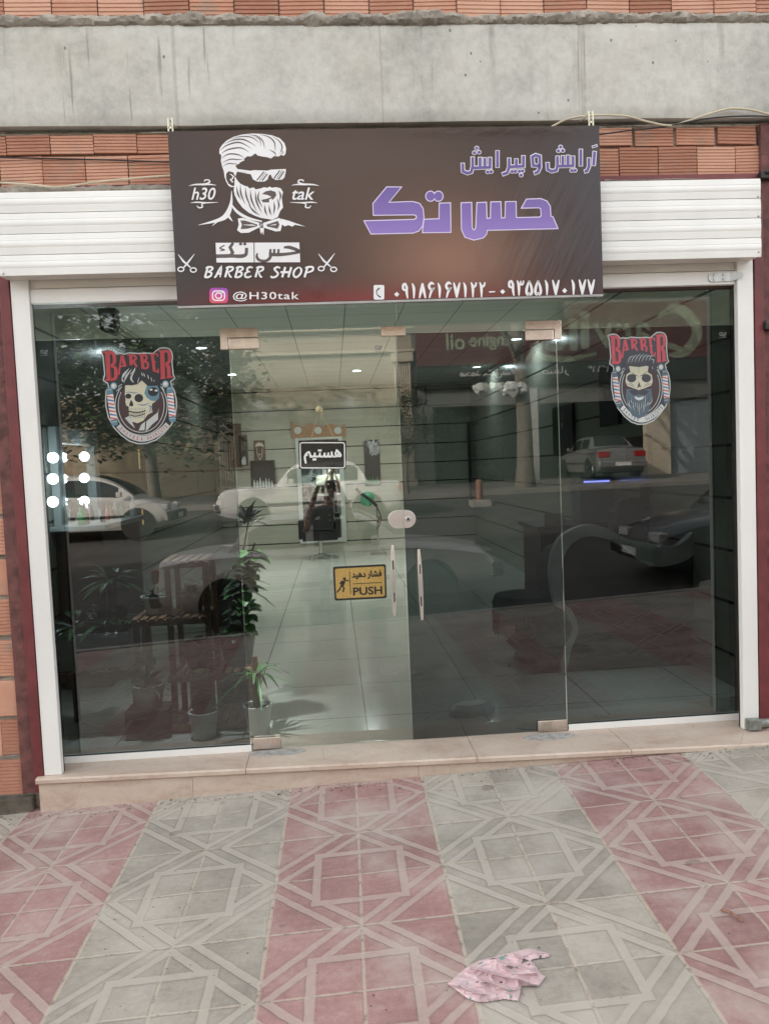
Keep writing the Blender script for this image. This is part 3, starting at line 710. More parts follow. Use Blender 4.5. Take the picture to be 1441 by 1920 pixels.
# ================================================================ signboard over the shutter
SX0, SX1, SZ0, SZ1, SY = -1.187, 1.156, 2.607, 3.522, -.185
def banner_mat():
    m, t, b, o = newmat('banner_print_and_sheen'); v = ncoord(t, loc=(0, SY, SZ0)); s = t.nodes.new('ShaderNodeSeparateXYZ'); t.links.new(v, s.inputs[0])
    X, Z = s.outputs[0], s.outputs[2]
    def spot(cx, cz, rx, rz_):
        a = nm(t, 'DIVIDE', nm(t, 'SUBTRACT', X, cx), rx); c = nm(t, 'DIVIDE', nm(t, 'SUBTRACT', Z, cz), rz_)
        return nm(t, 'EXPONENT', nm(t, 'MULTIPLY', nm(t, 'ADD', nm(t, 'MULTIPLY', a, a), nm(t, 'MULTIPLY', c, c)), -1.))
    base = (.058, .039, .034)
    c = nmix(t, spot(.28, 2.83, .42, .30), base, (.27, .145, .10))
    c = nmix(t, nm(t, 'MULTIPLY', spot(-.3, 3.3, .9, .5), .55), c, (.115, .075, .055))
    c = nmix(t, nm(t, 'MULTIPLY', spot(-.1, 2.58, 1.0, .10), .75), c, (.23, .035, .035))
    c = nmix(t, nm(t, 'MULTIPLY', spot(1.25, 3.1, .4, .6), .7), c, (.072, .070, .082))  # sky sheen on the right side, painted in as bluish grey
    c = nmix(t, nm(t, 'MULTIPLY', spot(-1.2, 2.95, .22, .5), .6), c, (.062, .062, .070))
    w = nm(t, 'SINE', nm(t, 'MULTIPLY', Z, 900.)); c = nmix(t, nm(t, 'MULTIPLY_ADD', w, .06, .06), c, (0., 0., 0.))
    t.links.new(c, b.inputs['Base Color']); b.inputs['Roughness'].default_value = .38; b.inputs['Specular IOR Level'].default_value = .25
    # slack vinyl: slanting pulls at the right, vertical creases, weave
    d = nm(t, 'ADD', nm(t, 'MULTIPLY', X, .93), nm(t, 'MULTIPLY', Z, -.45))
    cb = t.nodes.new('ShaderNodeCombineXYZ'); t.links.new(nm(t, 'MULTIPLY', d, 9.), cb.inputs[0]); t.links.new(nm(t, 'MULTIPLY', nm(t, 'ADD', X, Z), .9), cb.inputs[1])
    fold = nm(t, 'MULTIPLY', nm(t, 'SUBTRACT', nnoise(t, cb.outputs[0], 1.3, 2), .5), spot(.88, 2.95, .22, .35))
    vert = nm(t, 'MULTIPLY', nnoise(t, ncoord(t, (22, 1, 3)), 1., 3), nm(t, 'ADD', spot(.455, 2.87, .03, .10), nm(t, 'ADD', spot(-.46, 3.27, .04, .08), spot(-.44, 2.68, .06, .06))))
    top = nm(t, 'MULTIPLY', nnoise(t, ncoord(t, (9, 1, 16)), 1., 3), spot(.6, 3.52, .5, .05))
    big = nnoise(t, ncoord(t), 1.6, 2)
    h = nm(t, 'ADD', nm(t, 'ADD', nm(t, 'MULTIPLY', fold, 3.5), nm(t, 'MULTIPLY', vert, .6)), nm(t, 'ADD', nm(t, 'MULTIPLY', big, .9), nm(t, 'MULTIPLY', top, .9)))
    nbump(t, b, h, .8, .022); return m
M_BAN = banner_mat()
SIGN = thing('signboard', 'wide dark brown banner with purple Persian lettering and a bearded man over the shutter', 'signboard', (0, SY, SZ0))
def build_sign():
    mb = MB(); nx, nz = 48, 18
    for j in range(nz+1):
        for i in range(nx+1):
            q = i/nx; x = SX0+(SX1-SX0)*q; z = SZ0+(SZ1-SZ0)*j/nz - (.012*sin(pi*q) if j == nz else 0)*0
            mb.v.append((x, SY, z))
    for j in range(nz):
        for i in range(nx): a = j*(nx+1)+i; mb.face([a, a+1, a+nx+2, a+nx+1])
    b = len(mb.v)
    C4 = [(SX0, SZ0), (SX1, SZ0), (SX1, SZ1), (SX0, SZ1)]
    mb.v += [(x, SY+.0003, z) for x, z in C4]+[(x, SY+.028, z) for x, z in C4]
    for i in range(4): mb.face([b+i, b+(i+1) % 4, b+4+(i+1) % 4, b+4+i])
    mb.face([b+7, b+6, b+5, b+4])
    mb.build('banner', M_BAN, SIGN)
    mb = MB()
    mb.bar((SX0, SY+.014, SZ0-.009), (SX1, SY+.014, SZ0-.009), .03, .012); mb.build('frame_bar', mat('grey_frame', (.35, .34, .33), .5, metal=.3), SIGN)
    # ---- print
    white = mat('white_print', (.74, .73, .74), .42, var=.05); dark = mat('dark_print', (.085, .062, .058), .42); purple = None
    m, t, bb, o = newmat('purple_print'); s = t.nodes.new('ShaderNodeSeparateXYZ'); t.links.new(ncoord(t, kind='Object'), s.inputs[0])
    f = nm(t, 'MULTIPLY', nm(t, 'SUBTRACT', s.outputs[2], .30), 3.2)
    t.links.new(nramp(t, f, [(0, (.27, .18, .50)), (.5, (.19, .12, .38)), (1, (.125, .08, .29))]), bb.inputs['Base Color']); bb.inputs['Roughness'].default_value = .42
    purple = m; lil = mat('pale_violet_outline', (.66, .58, .78), .42, var=.03)
    def fn1(k, ox, oy):
        def fn(u, v, lift):
            p = PY(ox+u*k, oy+v*k, SY-lift); return (p.x, SY-lift, p.z)
        return fn
    A = Art(fn1(420/1441, 300, 220)); Wm, Dm = 0, 1
    # hair and side of the head
    A.poly([(380, 228), (383, 200), (400, 175), (425, 150), (470, 125), (520, 110), (590, 102), (660, 105), (720, 114), (770, 133), (800, 165), (811, 200), (806, 235), (795, 246), (778, 240), (762, 251), (735, 247), (712, 263), (690, 255), (660, 251), (628, 244), (612, 230), (585, 250), (560, 249), (538, 266), (544, 274), (510, 290), (512, 296), (484, 309), (488, 317), (497, 328), (494, 352), (484, 378), (470, 352), (440, 345), (425, 362), (425, 395), (440, 425), (462, 440), (476, 440), (477, 446), (455, 447), (438, 436), (424, 410), (414, 380), (410, 345), (399, 315), (391, 280), (394, 243)], Wm)
    # dark partings swept through the hair
    for pts, w in (([(392, 232), (440, 205), (520, 195), (575, 225)], [1, 9, 8, 1]), ([(386, 212), (430, 178), (510, 160), (590, 200)], [1, 8, 9, 1]), ([(410, 172), (470, 145), (540, 142), (620, 185)], [1, 8, 9, 1]),
                   ([(450, 140), (520, 122), (590, 128), (640, 165)], [1, 6, 7, 1]), ([(560, 110), (620, 118), (660, 150), (672, 200)], [1, 6, 7, 1]), ([(640, 108), (700, 125), (735, 160), (740, 215)], [1, 7, 8, 1]),
                   ([(720, 120), (765, 150), (785, 190), (770, 232)], [1, 6, 8, 1]), ([(395, 262), (440, 235), (500, 238), (540, 258)], [1, 8, 8, 1]), ([(400, 290), (450, 268), (500, 270), (535, 268)], [1, 7, 6, 1]),
                   ([(405, 312), (440, 296), (480, 298), (505, 300)], [1, 6, 5, 1]), ([(600, 120), (640, 140), (650, 185)], [1, 5, 1]), ([(700, 205), (735, 225), (745, 245)], [1, 7, 1]), ([(770, 205), (790, 222), (775, 240)], [1, 5, 1])):
        A.stroke(pts, w, Dm, smooth=5)
    A.stroke([(448, 362), (470, 378), (462, 396), (452, 398), (466, 414), (470, 408)], [3, 9, 8, 6, 8, 2], Wm, smooth=4)
    # sunglasses
    A.poly([(492, 330), (580, 342), (605, 338), (690, 341), (712, 335), (808, 330), (809, 346), (800, 385), (785, 399), (745, 402), (722, 390), (711, 366), (700, 371), (690, 400), (670, 412), (625, 412), (598, 398), (583, 365), (495, 348)], Wm)
    A.poly([(500, 350), (560, 356), (540, 352)], Dm)
    for pts, w in (([(668, 348), (622, 404)], 8), ([(682, 350), (640, 405)], 4), ([(690, 362), (656, 406)], 8), ([(770, 340), (732, 392)], 8), ([(786, 339), (748, 396)], 4), ([(796, 346), (762, 397)], 8)): A.stroke(pts, w, Dm)
    # beard
    A.poly([(481, 375), (495, 402), (515, 425), (545, 440), (560, 442), (575, 456), (600, 449), (615, 462), (650, 455), (668, 448), (690, 452), (705, 444), (720, 452), (745, 447), (775, 455), (791, 480), (783, 512), (786, 545), (790, 580), (772, 602), (757, 640), (720, 658), (690, 652), (650, 646), (610, 632), (570, 612), (530, 580), (500, 540), (480, 500), (474, 470), (478, 430)], Wm)
    A.poly([(654, 492), (680, 474), (712, 468), (742, 478), (748, 500), (732, 522), (702, 546), (662, 546), (650, 530), (690, 521), (716, 510), (690, 498)], Dm)
    A.poly([(700, 528), (718, 520), (722, 545), (704, 548)], Wm)
    for pts in (([(516, 430), (520, 490), (548, 560)]), ([(548, 448), (556, 510), (590, 590)]), ([(580, 462), (588, 530), (622, 605)]), ([(612, 470), (620, 540), (655, 615)]), ([(640, 470), (630, 520), (660, 580)]), ([(492, 440), (500, 490), (520, 530)]),
                ([(672, 560), (676, 600), (690, 632)]), ([(700, 560), (705, 600), (716, 630)]), ([(730, 540), (736, 580), (728, 625)]), ([(752, 520), (764, 560), (755, 600)]), ([(762, 470), (775, 500), (768, 540)]), ([(570, 560), (600, 600), (640, 628)])):
        A.stroke(pts, [1, 11, 1], Dm, smooth=5)
    # neck, shoulders, bow tie
    A.stroke([(460, 470), (457, 550), (430, 625), (375, 660), (245, 692)], [2, 18, 34, 22, 2], Wm, smooth=4); A.stroke([(432, 620), (385, 655), (335, 697)], [20, 14, 2], Wm, smooth=4); A.stroke([(430, 615), (448, 645), (467, 668)], [22, 14, 2], Wm, smooth=4)
    A.stroke([(458, 560), (500, 610), (570, 648), (655, 668)], [10, 18, 16, 8], Wm, smooth=4)
    A.poly([(775, 650), (830, 665), (935, 702), (868, 690), (850, 702), (826, 692), (800, 700), (780, 684)], Wm)
    A.poly([(500, 650), (530, 645), (640, 678), (662, 678), (768, 645), (786, 680), (775, 730), (742, 733), (660, 706), (632, 710), (570, 741), (520, 743), (495, 725), (506, 690)], Wm)
    A.poly([(516, 662), (545, 662), (626, 688), (624, 700), (560, 716), (518, 718), (526, 690)], Dm); A.poly([(682, 690), (758, 664), (768, 690), (756, 716), (690, 702)], Dm)
    A.stroke([(535, 690), (590, 692), (618, 694)], [2, 8, 1], Wm); A.stroke([(745, 688), (705, 694)], [7, 1], Wm)
    A.poly([(636, 680), (664, 678), (662, 708), (642, 710)], Dm); A.stroke([(640, 704), (652, 690), (662, 684)], 4, Wm); A.poly([(642, 710), (644, 735), (652, 752), (656, 730), (666, 758), (668, 710)], Wm)
    # flourishes around the two words
    for fx in (lambda p: p, lambda p: (1207-p[0], p[1])):
        for pts, w in (([(185, 439), (225, 431), (290, 428), (318, 415), (312, 402), (290, 402), (284, 412)], [2, 9, 12, 10, 8, 8, 5]), ([(270, 434), (320, 430), (362, 436)], [6, 9, 2]),
                       ([(196, 549), (235, 545), (300, 548), (372, 545)], [2, 9, 8, 2]), ([(300, 548), (270, 556), (272, 575), (250, 580), (236, 566)], [7, 8, 9, 8, 4])):
            A.stroke([fx(p) for p in pts], w, Wm, smooth=5)
    A.text('h30', 202, 450, 358, 530, Wm, .012, .25); A.text('tak', 848, 450, 994, 530, Wm, .012, .25)
    A.mb.build('bearded_man_print', [white, dark], SIGN); A2 = A; A = Art(A2.fn); A.lift = A2.lift
    # white block with knocked-out Persian name
    A.poly([(357, 806), (601, 805), (603, 932), (363, 933)], Wm); A.poly([(607, 805), (895, 804), (901, 931), (609, 932)], Wm)
    A.stroke([(604, 806), (606, 932)], 3, Dm)
    A.stroke([(415, 822), (385, 840), (412, 852), (382, 858)], [8, 9, 9, 4], Dm, smooth=4)
    A.stroke([(470, 806), (450, 835), (466, 868), (455, 890), (360, 892)], [18, 20, 22, 24, 24], Dm); A.stroke([(458, 890), (520, 892), (552, 880), (556, 838)], [22, 24, 22, 20], Dm, smooth=3)
    for x in (518, 545): A.ell(x, 814, 11, 9, Dm)
    A.stroke([(795, 836), (835, 836), (895, 860), (860, 872), (770, 882), (700, 880)], [12, 22, 20, 18, 22, 22], Dm, smooth=4)
    for x in (762, 735, 710): A.stroke([(x, 846), (x-2, 880)], 15, Dm)
    A.stroke([(708, 868), (708, 900), (680, 922), (640, 918), (622, 896), (626, 872)], [18, 20, 18, 18, 16, 8], Dm, smooth=4)
    A.mb.build('name_block', [white, dark], SIGN)
    # scissors left and right
    for dx, dy in ((0, 0), (902, -4)):
        A2 = A; A = Art(A2.fn); A.lift = A2.lift
        for pts, w in (([(116, 880), (150, 925), (196, 965)], [3, 13, 8]), ([(221, 878), (185, 925), (150, 968)], [3, 12, 8])): A.stroke([(x+dx, y+dy) for x, y in pts], w, Wm)
        for cx in (134, 214): A.stroke([(cx+dx+19*cos(2*pi*i/14), 976+dy+14*sin(2*pi*i/14)+(5 if cx > 200 else 0)) for i in range(14)], 8, Wm, closed=True)
        A.mb.build('scissors_print', [white, dark], SIGN)
    # BARBER SHOP in slanted script capitals
    A2 = A; A = Art(A2.fn); A.lift = A2.lift
    x = 282
    def caps(word, x, w, gap):
        for ch in word:
            def q(pts): return [(x+(p[0])*w+(962+66-962-p[1]*66)*.18, 962+p[1]*66) for p in pts]
            St = {'B': [[(.25, .05), (.12, 1)], [(.0, .1), (.3, 0), (.75, .02), (.85, .22), (.45, .45)], [(.3, .47), (.8, .55), (.8, .85), (.4, 1), (.05, .98)]],
                  'A': [[(.0, 1), (.2, .9), (.65, 0), (.75, 1)], [(.2, .65), (.85, .62)]], 'R': [[(.25, .05), (.12, 1)], [(.0, .1), (.3, 0), (.8, .02), (.85, .28), (.35, .5)], [(.4, .5), (.7, .9), (.95, 1)]],
                  'E': [[(.85, .08), (.5, 0), (.2, .12), (.25, .4), (.6, .46)], [(.4, .46), (.05, .6), (.1, .92), (.5, 1), (.85, .85)]], 'S': [[(.9, .12), (.55, 0), (.25, .18), (.5, .42), (.75, .65), (.55, .95), (.1, 1), (.0, .85)]],
                  'H': [[(.2, .0), (.05, 1)], [(.9, 0), (.75, 1)], [(-.25, .5), (.85, .5)]], 'O': [[(.5, 0), (.1, .3), (.05, .75), (.4, 1), (.8, .7), (.85, .25), (.5, 0)]], 'P': [[(.25, .05), (.12, 1)], [(.0, .1), (.3, 0), (.85, .02), (.88, .35), (.3, .55)]]}[ch]
            for k, st in enumerate(St): A.stroke(q(st), [8]+[13]*(len(st)-2)+[8] if len(st) > 2 else 14, Wm, smooth=4 if len(st) > 2 else 0)
            x += w+gap
        return x
    x = caps('BARBER', x, 52, 13); caps('SHOP', 712, 56, 14)
    A.text('@H30tak', 468, 1120, 893, 1183, Wm, .008, spacing=1.12)
    A.mb.build('white_lettering', [white, dark], SIGN)
    # camera badge
    m, t, bb, o = newmat('badge_gradient'); s = t.nodes.new('ShaderNodeSeparateXYZ'); t.links.new(ncoord(t, kind='Generated'), s.inputs[0])
    f = nm(t, 'ADD', nm(t, 'MULTIPLY', s.outputs[2], .75), nm(t, 'MULTIPLY', s.outputs[0], .25))
    t.links.new(nramp(t, f, [(.0, (.65, .10, .10)), (.35, (.62, .05, .20)), (.7, (.42, .06, .36)), (1, (.20, .07, .42))]), bb.inputs['Base Color']); bb.inputs['Roughness'].default_value = .4
    B = Art(fn1(420/1441, 300, 220))
    def rr(x0, y0, x1, y1, r, n=6):
        return [(cx+r*cos(a0+pi/2*i/n), cyy+r*sin(a0+pi/2*i/n)) for cx, cyy, a0 in ((x1-r, y1-r, 0), (x0+r, y1-r, pi/2), (x0+r, y0+r, pi), (x1-r, y0+r, 1.5*pi)) for i in range(n+1)]
    B.poly(rr(317, 1096, 437, 1194, 24), 0); B.stroke(rr(338, 1116, 415, 1176, 20), 8, 1, closed=True); B.stroke([(376+20*cos(2*pi*i/20), 1146+18*sin(2*pi*i/20)) for i in range(20)], 8, 1, closed=True); B.ell(400, 1126, 5, 5, 1)
    B.mb.build('camera_badge', [m, white], SIGN)
    # ---- purple lettering
    P = Art(fn1(500/1441, 640, 220)); pu, li, wh, dk = 0, 1, 2, 3
    kaf = [(245, 377), (320, 377), (252, 460), (385, 456), (420, 466), (438, 492), (443, 540), (436, 585), (415, 612), (385, 622), (160, 627), (125, 560), (392, 553), (406, 545), (407, 531), (392, 523), (174, 526), (172, 465)]
    te = [(530, 465), (586, 463), (588, 618), (439, 620), (443, 586), (447, 552), (529, 549)]
    hes = [(648, 463), (700, 461), (703, 595), (710, 609), (720, 609), (727, 595), (733, 462), (780, 460), (783, 547), (806, 546), (808, 458), (858, 457), (861, 545), (885, 544), (887, 457), (940, 456), (942, 543), (1072, 540), (1080, 530), (1078, 492), (1068, 485), (975, 487), (1000, 443), (1075, 440), (1108, 453), (1125, 480), (1128, 535), (1140, 538), (1165, 598), (785, 607), (782, 628), (765, 648), (715, 660), (668, 645), (650, 605)]
    for L in (kaf, te, hes): P.stroke(L, 10, li, closed=True)
    for cx in (480, 523): P.ell(cx, 425, 28, 30, li)
    for L in (kaf, te, hes): P.poly(L, pu)
    for cx in (480, 523): P.ell(cx, 425, 23, 25, pu)
    strokes = [([(1361, 262), (1367, 180)], 0), ([(1352, 160), (1382, 150)], 1), ([(1336, 215), (1336, 265), (1326, 288), (1309, 292)], 0), ([(1292, 168), (1292, 264)], 0),
               ([(1250, 205), (1250, 260), (1165, 262), (1160, 284), (1136, 290), (1114, 280), (1112, 240)], 0), ([(1223, 200), (1223, 258)], 0), ([(1195, 203), (1195, 258)], 0), ([(1166, 205), (1166, 262)], 0),
               ([(1072, 262), (1035, 258), (1031, 212), (1048, 203), (1070, 210), (1072, 268), (1060, 294), (1038, 302)], 0),
               ([(982, 203), (982, 262), (905, 266)], 0), ([(944, 220), (944, 262)], 0), ([(905, 216), (905, 270), (894, 298), (866, 308)], 0), ([(842, 176), (842, 272)], 0),
               ([(802, 212), (802, 268), (706, 272), (700, 294), (680, 300), (656, 290), (654, 244)], 0), ([(774, 214), (774, 266)], 0), ([(748, 212), (748, 266)], 0), ([(708, 210), (708, 272)], 0)]
    dots = [(1243, 286), (1261, 285), (1171, 180), (1195, 178), (1183, 159), (921, 291), (939, 290), (960, 290), (978, 288), (970, 311), (789, 294), (808, 292), (717, 190), (743, 187), (730, 165)]
    def ext(p):  # square ends reach a little past the stroke
        return p
    for pts, th in strokes: P.stroke(pts, 24 if not th else 15, wh)
    for d in dots: P.ell(d[0], d[1], 13, 12.5, wh)
    for pts, th in strokes:
        a, b_ = Vector(pts[0]), Vector(pts[-1]); q = list(pts); d0 = (Vector(pts[1])-a).normalized()*3.5; d1 = (Vector(pts[-2])-b_).normalized()*3.5
        q[0] = tuple(a+d0); q[-1] = tuple(b_+d1); P.stroke(q, 15 if not th else 7, pu)
    for d in dots: P.ell(d[0], d[1], 9, 8.5, pu)
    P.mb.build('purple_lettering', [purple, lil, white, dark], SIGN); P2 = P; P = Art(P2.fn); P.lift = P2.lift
    # telephone line
    P.poly(rr(173, 905, 231, 984, 9), wh); P.stroke([(205, 922), (191, 935), (190, 950), (197, 962), (212, 972)], [9, 7, 5, 7, 9], dk, smooth=4)
    DG = {'0': [([(.5, .58), (.5, .88)], [2, 2], 1)], '1': [([(.25, 0), (.5, .35), (.5, 1)], [5, 15, 7], 0)], '2': [([(.1, .0), (.34, .35), (.36, 1)], [6, 15, 7], 0), ([(.25, .22), (.5, .30), (.75, .2), (.85, .0)], [10, 12, 12, 7], 0)],
          '3': [([(.05, .0), (.28, .35), (.30, 1)], [6, 15, 7], 0), ([(.2, .22), (.40, .28), (.52, .18), (.56, .02)], [10, 11, 9, 6], 0), ([(.54, .2), (.7, .28), (.88, .2), (.95, .0)], [8, 11, 10, 6], 0)],
          '5': [([(.5, .02), (.2, .45), (.12, .78), (.3, .95), (.5, .84), (.7, .95), (.88, .78), (.8, .45), (.5, .02)], [9, 14, 14, 12, 9, 12, 14, 14, 9], 0)], '6': [([(.95, .1), (.55, .0), (.2, .2), (.45, .42), (.9, .36), (.55, .55), (.25, 1)], [6, 14, 13, 13, 8, 13, 7], 0)],
          '7': [([(.05, .0), (.3, .45), (.5, 1)], [7, 15, 8], 0), ([(.95, .0), (.7, .45), (.5, 1)], [7, 15, 8], 0)], '8': [([(.5, .0), (.7, .5), (.95, 1)], [8, 15, 7], 0), ([(.5, .0), (.3, .5), (.05, 1)], [8, 15, 7], 0)], '9': [([(.72, .3), (.5, .05), (.2, .12), (.18, .36), (.45, .44), (.70, .38)], [11, 13, 13, 13, 12, 9], 0), ([(.72, .2), (.70, .6), (.85, 1)], [13, 14, 7], 0)]}
    def digits(word, x0, y0, x1, y1):
        n = len(word); cw = (x1-x0)/n
        for i, ch in enumerate(word):
            xx = x0+cw*i+cw*.10; ww = cw*.80; dy = -(x0+cw*i-x0)/(x1-x0)*8+4
            for pts, w, dia in DG[ch]:
                q = [(xx+a*ww, y0+dy+b*(y1-y0)) for a, b in pts]
                if dia: c = (xx+.5*ww, y0+dy+.72*(y1-y0)); P.poly([(c[0]-14, c[1]), (c[0], c[1]+14), (c[0]+14, c[1]), (c[0], c[1]-14)], wh)
                else: P.stroke(q, w, wh, smooth=4)
    fa = '\u06f0\u06f9\u06f1\u06f8\u06f6\u06f1\u06f6\u06f7\u06f1\u06f2\u06f2'; fb = '\u06f0\u06f9\u06f3\u06f5\u06f5\u06f1\u06f7\u06f0\u06f1\u06f7\u06f7'
    digits('09186167122', 275, 893, 784, 975); P.stroke([(797, 943), (829, 941)], 7, wh); digits('09355170177', 846, 878, 1372, 960)
    P.mb.build('phone_number', [purple, lil, white, dark], SIGN)
    # hangers
    for px, zz in ((320, .075), (1107, .085)):
        p = PY(px, 240, SY+.02); mb = MB()
        for dx in (-.011, .011): mb.box(p.x+dx-.004, SY+.012, SZ1-.05, p.x+dx+.004, SY+.017, SZ1+zz)
        mb.box(p.x-.011, SY+.012, SZ1+.02, p.x+.011, SY+.0168, SZ1+.03)
        mb.bar((p.x, SY+.015, SZ1+zz-.01), (p.x, -.0, SZ1+zz+.02), .006, .006)
        mb.build('hanger', mat('hanger_metal', (.62, .60, .45), .35, metal=.7), SIGN)
    mb = MB(); mb.bar((-.6, SY+.028, SZ0+.12), (-.6, -.128, SZ0+.4), .02, .004); mb.box(-.9, SY+.03, 2.95, .9, -.131, 2.98); mb.build('rear_batten', M_STEEL, SIGN)
build_sign()
# ================================================================ stickers on the glass
def sticker(name, label, fn, left):
    names = ['red', 'black', 'pale', 'maroon', 'cream', 'blue', 'white', 'slate', 'brightred']
    cols = [(.42, .045, .055), (.012, .014, .020), (.42, .45, .44), (.045, .022, .026), (.50, .48, .36), (.07, .12, .30), (.60, .60, .58), (.10, .20, .26), (.5, .08, .08)]
    if not left: cols = [(.5, .075, .10), (.045, .050, .065), (.46, .50, .48), (.06, .035, .04), (.50, .49, .38), (.08, .13, .32), (.55, .58, .57), (.085, .125, .16), (.5, .08, .08)]
    mats = [mat('sticker_'+n+'_ink', c, .4, var=.06) for n, c in zip(names, cols)]
    red, blk, pal, mar, cre, blu, whi, sla, brd = range(9)
    if left: f = fn
    else: f = lambda u, v, l: fn((u-75)/1290*1140+170, (v-100)/1635*1675+115, l)
    A = Art(f, .00004)
    outl = [(75, 165), (95, 150), (200, 130), (270, 140), (350, 210), (400, 195), (480, 205), (560, 185), (700, 195), (850, 190), (960, 195), (1010, 150), (1080, 105), (1180, 100), (1250, 125), (1285, 180), (1300, 260), (1290, 350), (1310, 560), (1340, 620), (1265, 680), (1290, 770), (1330, 830), (1362, 980), (1365, 1100), (1340, 1280), (1270, 1420), (1150, 1560), (1020, 1670), (850, 1730), (700, 1735), (560, 1690), (420, 1590), (290, 1450), (200, 1280), (160, 1100), (155, 950), (165, 830), (205, 770), (190, 710), (120, 670), (125, 610), (140, 560), (110, 250)]
    def inset(P, d):
        o = []; n = len(P)
        for i in range(n):
            a, b, c = Vector(P[i-1]), Vector(P[i]), Vector(P[(i+1) % n]); t = (c-a).normalized(); o.append((b.x-t.y*d, b.y+t.x*d))
        return o
    base = MB(); bp = inset(outl, -2); base.poly([f(u, v, .0002) for u, v in bp]); root = base.build(name, mats[pal], None)
    root_loc = f(760, 900, 0)
    tag(root, label, 'sticker')
    A.poly(inset(outl, 18), blk)
    # BARBER
    for pts, w in (([(190, 165), (225, 655)], 82), ([(110, 185), (260, 168)], 22), ([(150, 655), (280, 648)], 24), ([(215, 195), (285, 200), (310, 260), (305, 370), (235, 405)], [40, 50, 62, 50, 30]), ([(235, 415), (320, 440), (335, 520), (325, 620), (240, 655)], [30, 50, 62, 52, 34]),
                   ([(430, 235), (385, 560)], 30), ([(440, 235), (490, 425)], 52), ([(415, 420), (470, 412)], 22), ([(580, 215), (595, 400)], 52), ([(525, 235), (600, 225)], 18), ([(600, 235), (660, 245), (668, 300), (605, 335)], [28, 36, 36, 24]), ([(630, 330), (690, 432)], 36),
                   ([(765, 205), (795, 462)], 52), ([(718, 222), (790, 215)], 18), ([(780, 228), (845, 240), (845, 310), (785, 330)], [26, 34, 34, 24]), ([(795, 335), (868, 360), (870, 440), (790, 465)], [26, 36, 36, 26]), ([(945, 205), (985, 500)], 50), ([(905, 220), (1035, 212), (1040, 260)], 24), ([(965, 345), (1010, 345)], 22), ([(975, 495), (1050, 520), (1048, 460)], 24),
                   ([(1115, 150), (1135, 625)], 76), ([(1055, 165), (1180, 148)], 22), ([(1085, 625), (1170, 618)], 24), ([(1130, 165), (1215, 170), (1240, 230), (1235, 340), (1150, 385)], [36, 50, 60, 50, 30]), ([(1190, 385), (1225, 440), (1235, 610)], 62), ([(1190, 610), (1305, 600)], 24)):
        A.stroke(pts, w, red, smooth=3 if len(pts) > 3 else 0)
    for pts in ([(240, 215), (248, 640)], [(1160, 185), (1172, 610)]): A.stroke(pts, 10, blk)
    # oval frame
    def oval(cx, cyy, rx, ry, a0, a1, n=30): return [(cx+rx*cos(a0+(a1-a0)*i/n), cyy+ry*sin(a0+(a1-a0)*i/n)) for i in range(n+1)]
    A.ell(765, 1120, 400, 440, mar, 40)
    A.stroke(oval(762, 1090, 440, 495, radians(-42), radians(222)), 14, pal); A.stroke(oval(762, 1080, 388, 455, radians(-30), radians(210)), 12, pal)
    A.stroke([(1090, 715), (1120, 740), (1125, 790), (1150, 830)], 12, pal); A.stroke([(440, 720), (390, 750), (385, 800), (345, 840)], 12, pal)
    # barber poles
    for P0, P1, ball in (((235, 895), (300, 1320), (298, 752)), ((1250, 870), (1285, 1265), (1172, 720))):
        a, b = Vector(P0), Vector(P1); d = (b-a); nrm = Vector((-d.y, d.x)).normalized()*52
        A.ell(ball[0], ball[1], 60, 62, sla); A.ell(ball[0], ball[1], 44, 46, pal); A.ell(ball[0]-8, ball[1]-8, 24, 24, whi)
        A.stroke([a-d*.27, a-d*.15, a-d*.02], [70, 105, 118], sla); A.stroke([b+d*.02, b+d*.14, b+d*.24], [118, 116, 90], sla); A.stroke([a-d*.2, a-d*.18], 70, pal); A.stroke([b+d*.08, b+d*.10], 100, pal)
        A.stroke([a, b], 108, whi)
        for k in range(7):
            q = a+d*(k+.15)/7.0; q2 = q+d*.12; A.poly([q+nrm, q-nrm+d*.09, q2-nrm+d*.02, q+nrm+d*.07], (brd if k % 2 == 0 else blu))
    # lower ribbon with words set along the arc
    arc = [(380, 1418), (460, 1505), (560, 1580), (680, 1632), (790, 1645), (910, 1622), (1030, 1560), (1130, 1485), (1215, 1400)]
    A.stroke(arc, 96, pal if left else whi, smooth=4)
    sp = spline([(p[0], p[1], 0) for p in arc], 12); L = [0]
    for p, q in zip(sp, sp[1:]): L.append(L[-1]+(q-p).length)
    def at(s):
        for i in range(len(sp)-1):
            if L[i+1] >= s: k = (s-L[i])/(L[i+1]-L[i]); return sp[i].lerp(sp[i+1], k), (sp[i+1]-sp[i])
        return sp[-1], sp[-1]-sp[-2]
    words = (('SHAVES', .07, .40), ('&', .475, .50), ('HAIRCUTS', .58, .95)) if left else (('SHAVES', .07, .40), ('HAIRCUTS', .58, .95))
    for wd, s0, s1 in words:
        for i, ch in enumerate(wd):
            p, tdir = at(L[-1]*(s0+(s1-s0)*(i/(max(1, len(wd)-1))))); A.text(ch, p.x-17 if ch != 'I' else p.x-6, p.y-30, p.x+17 if ch != 'I' else p.x+6, p.y+30, red if left else blk, .02, rot=math.atan2(tdir.y, tdir.x))
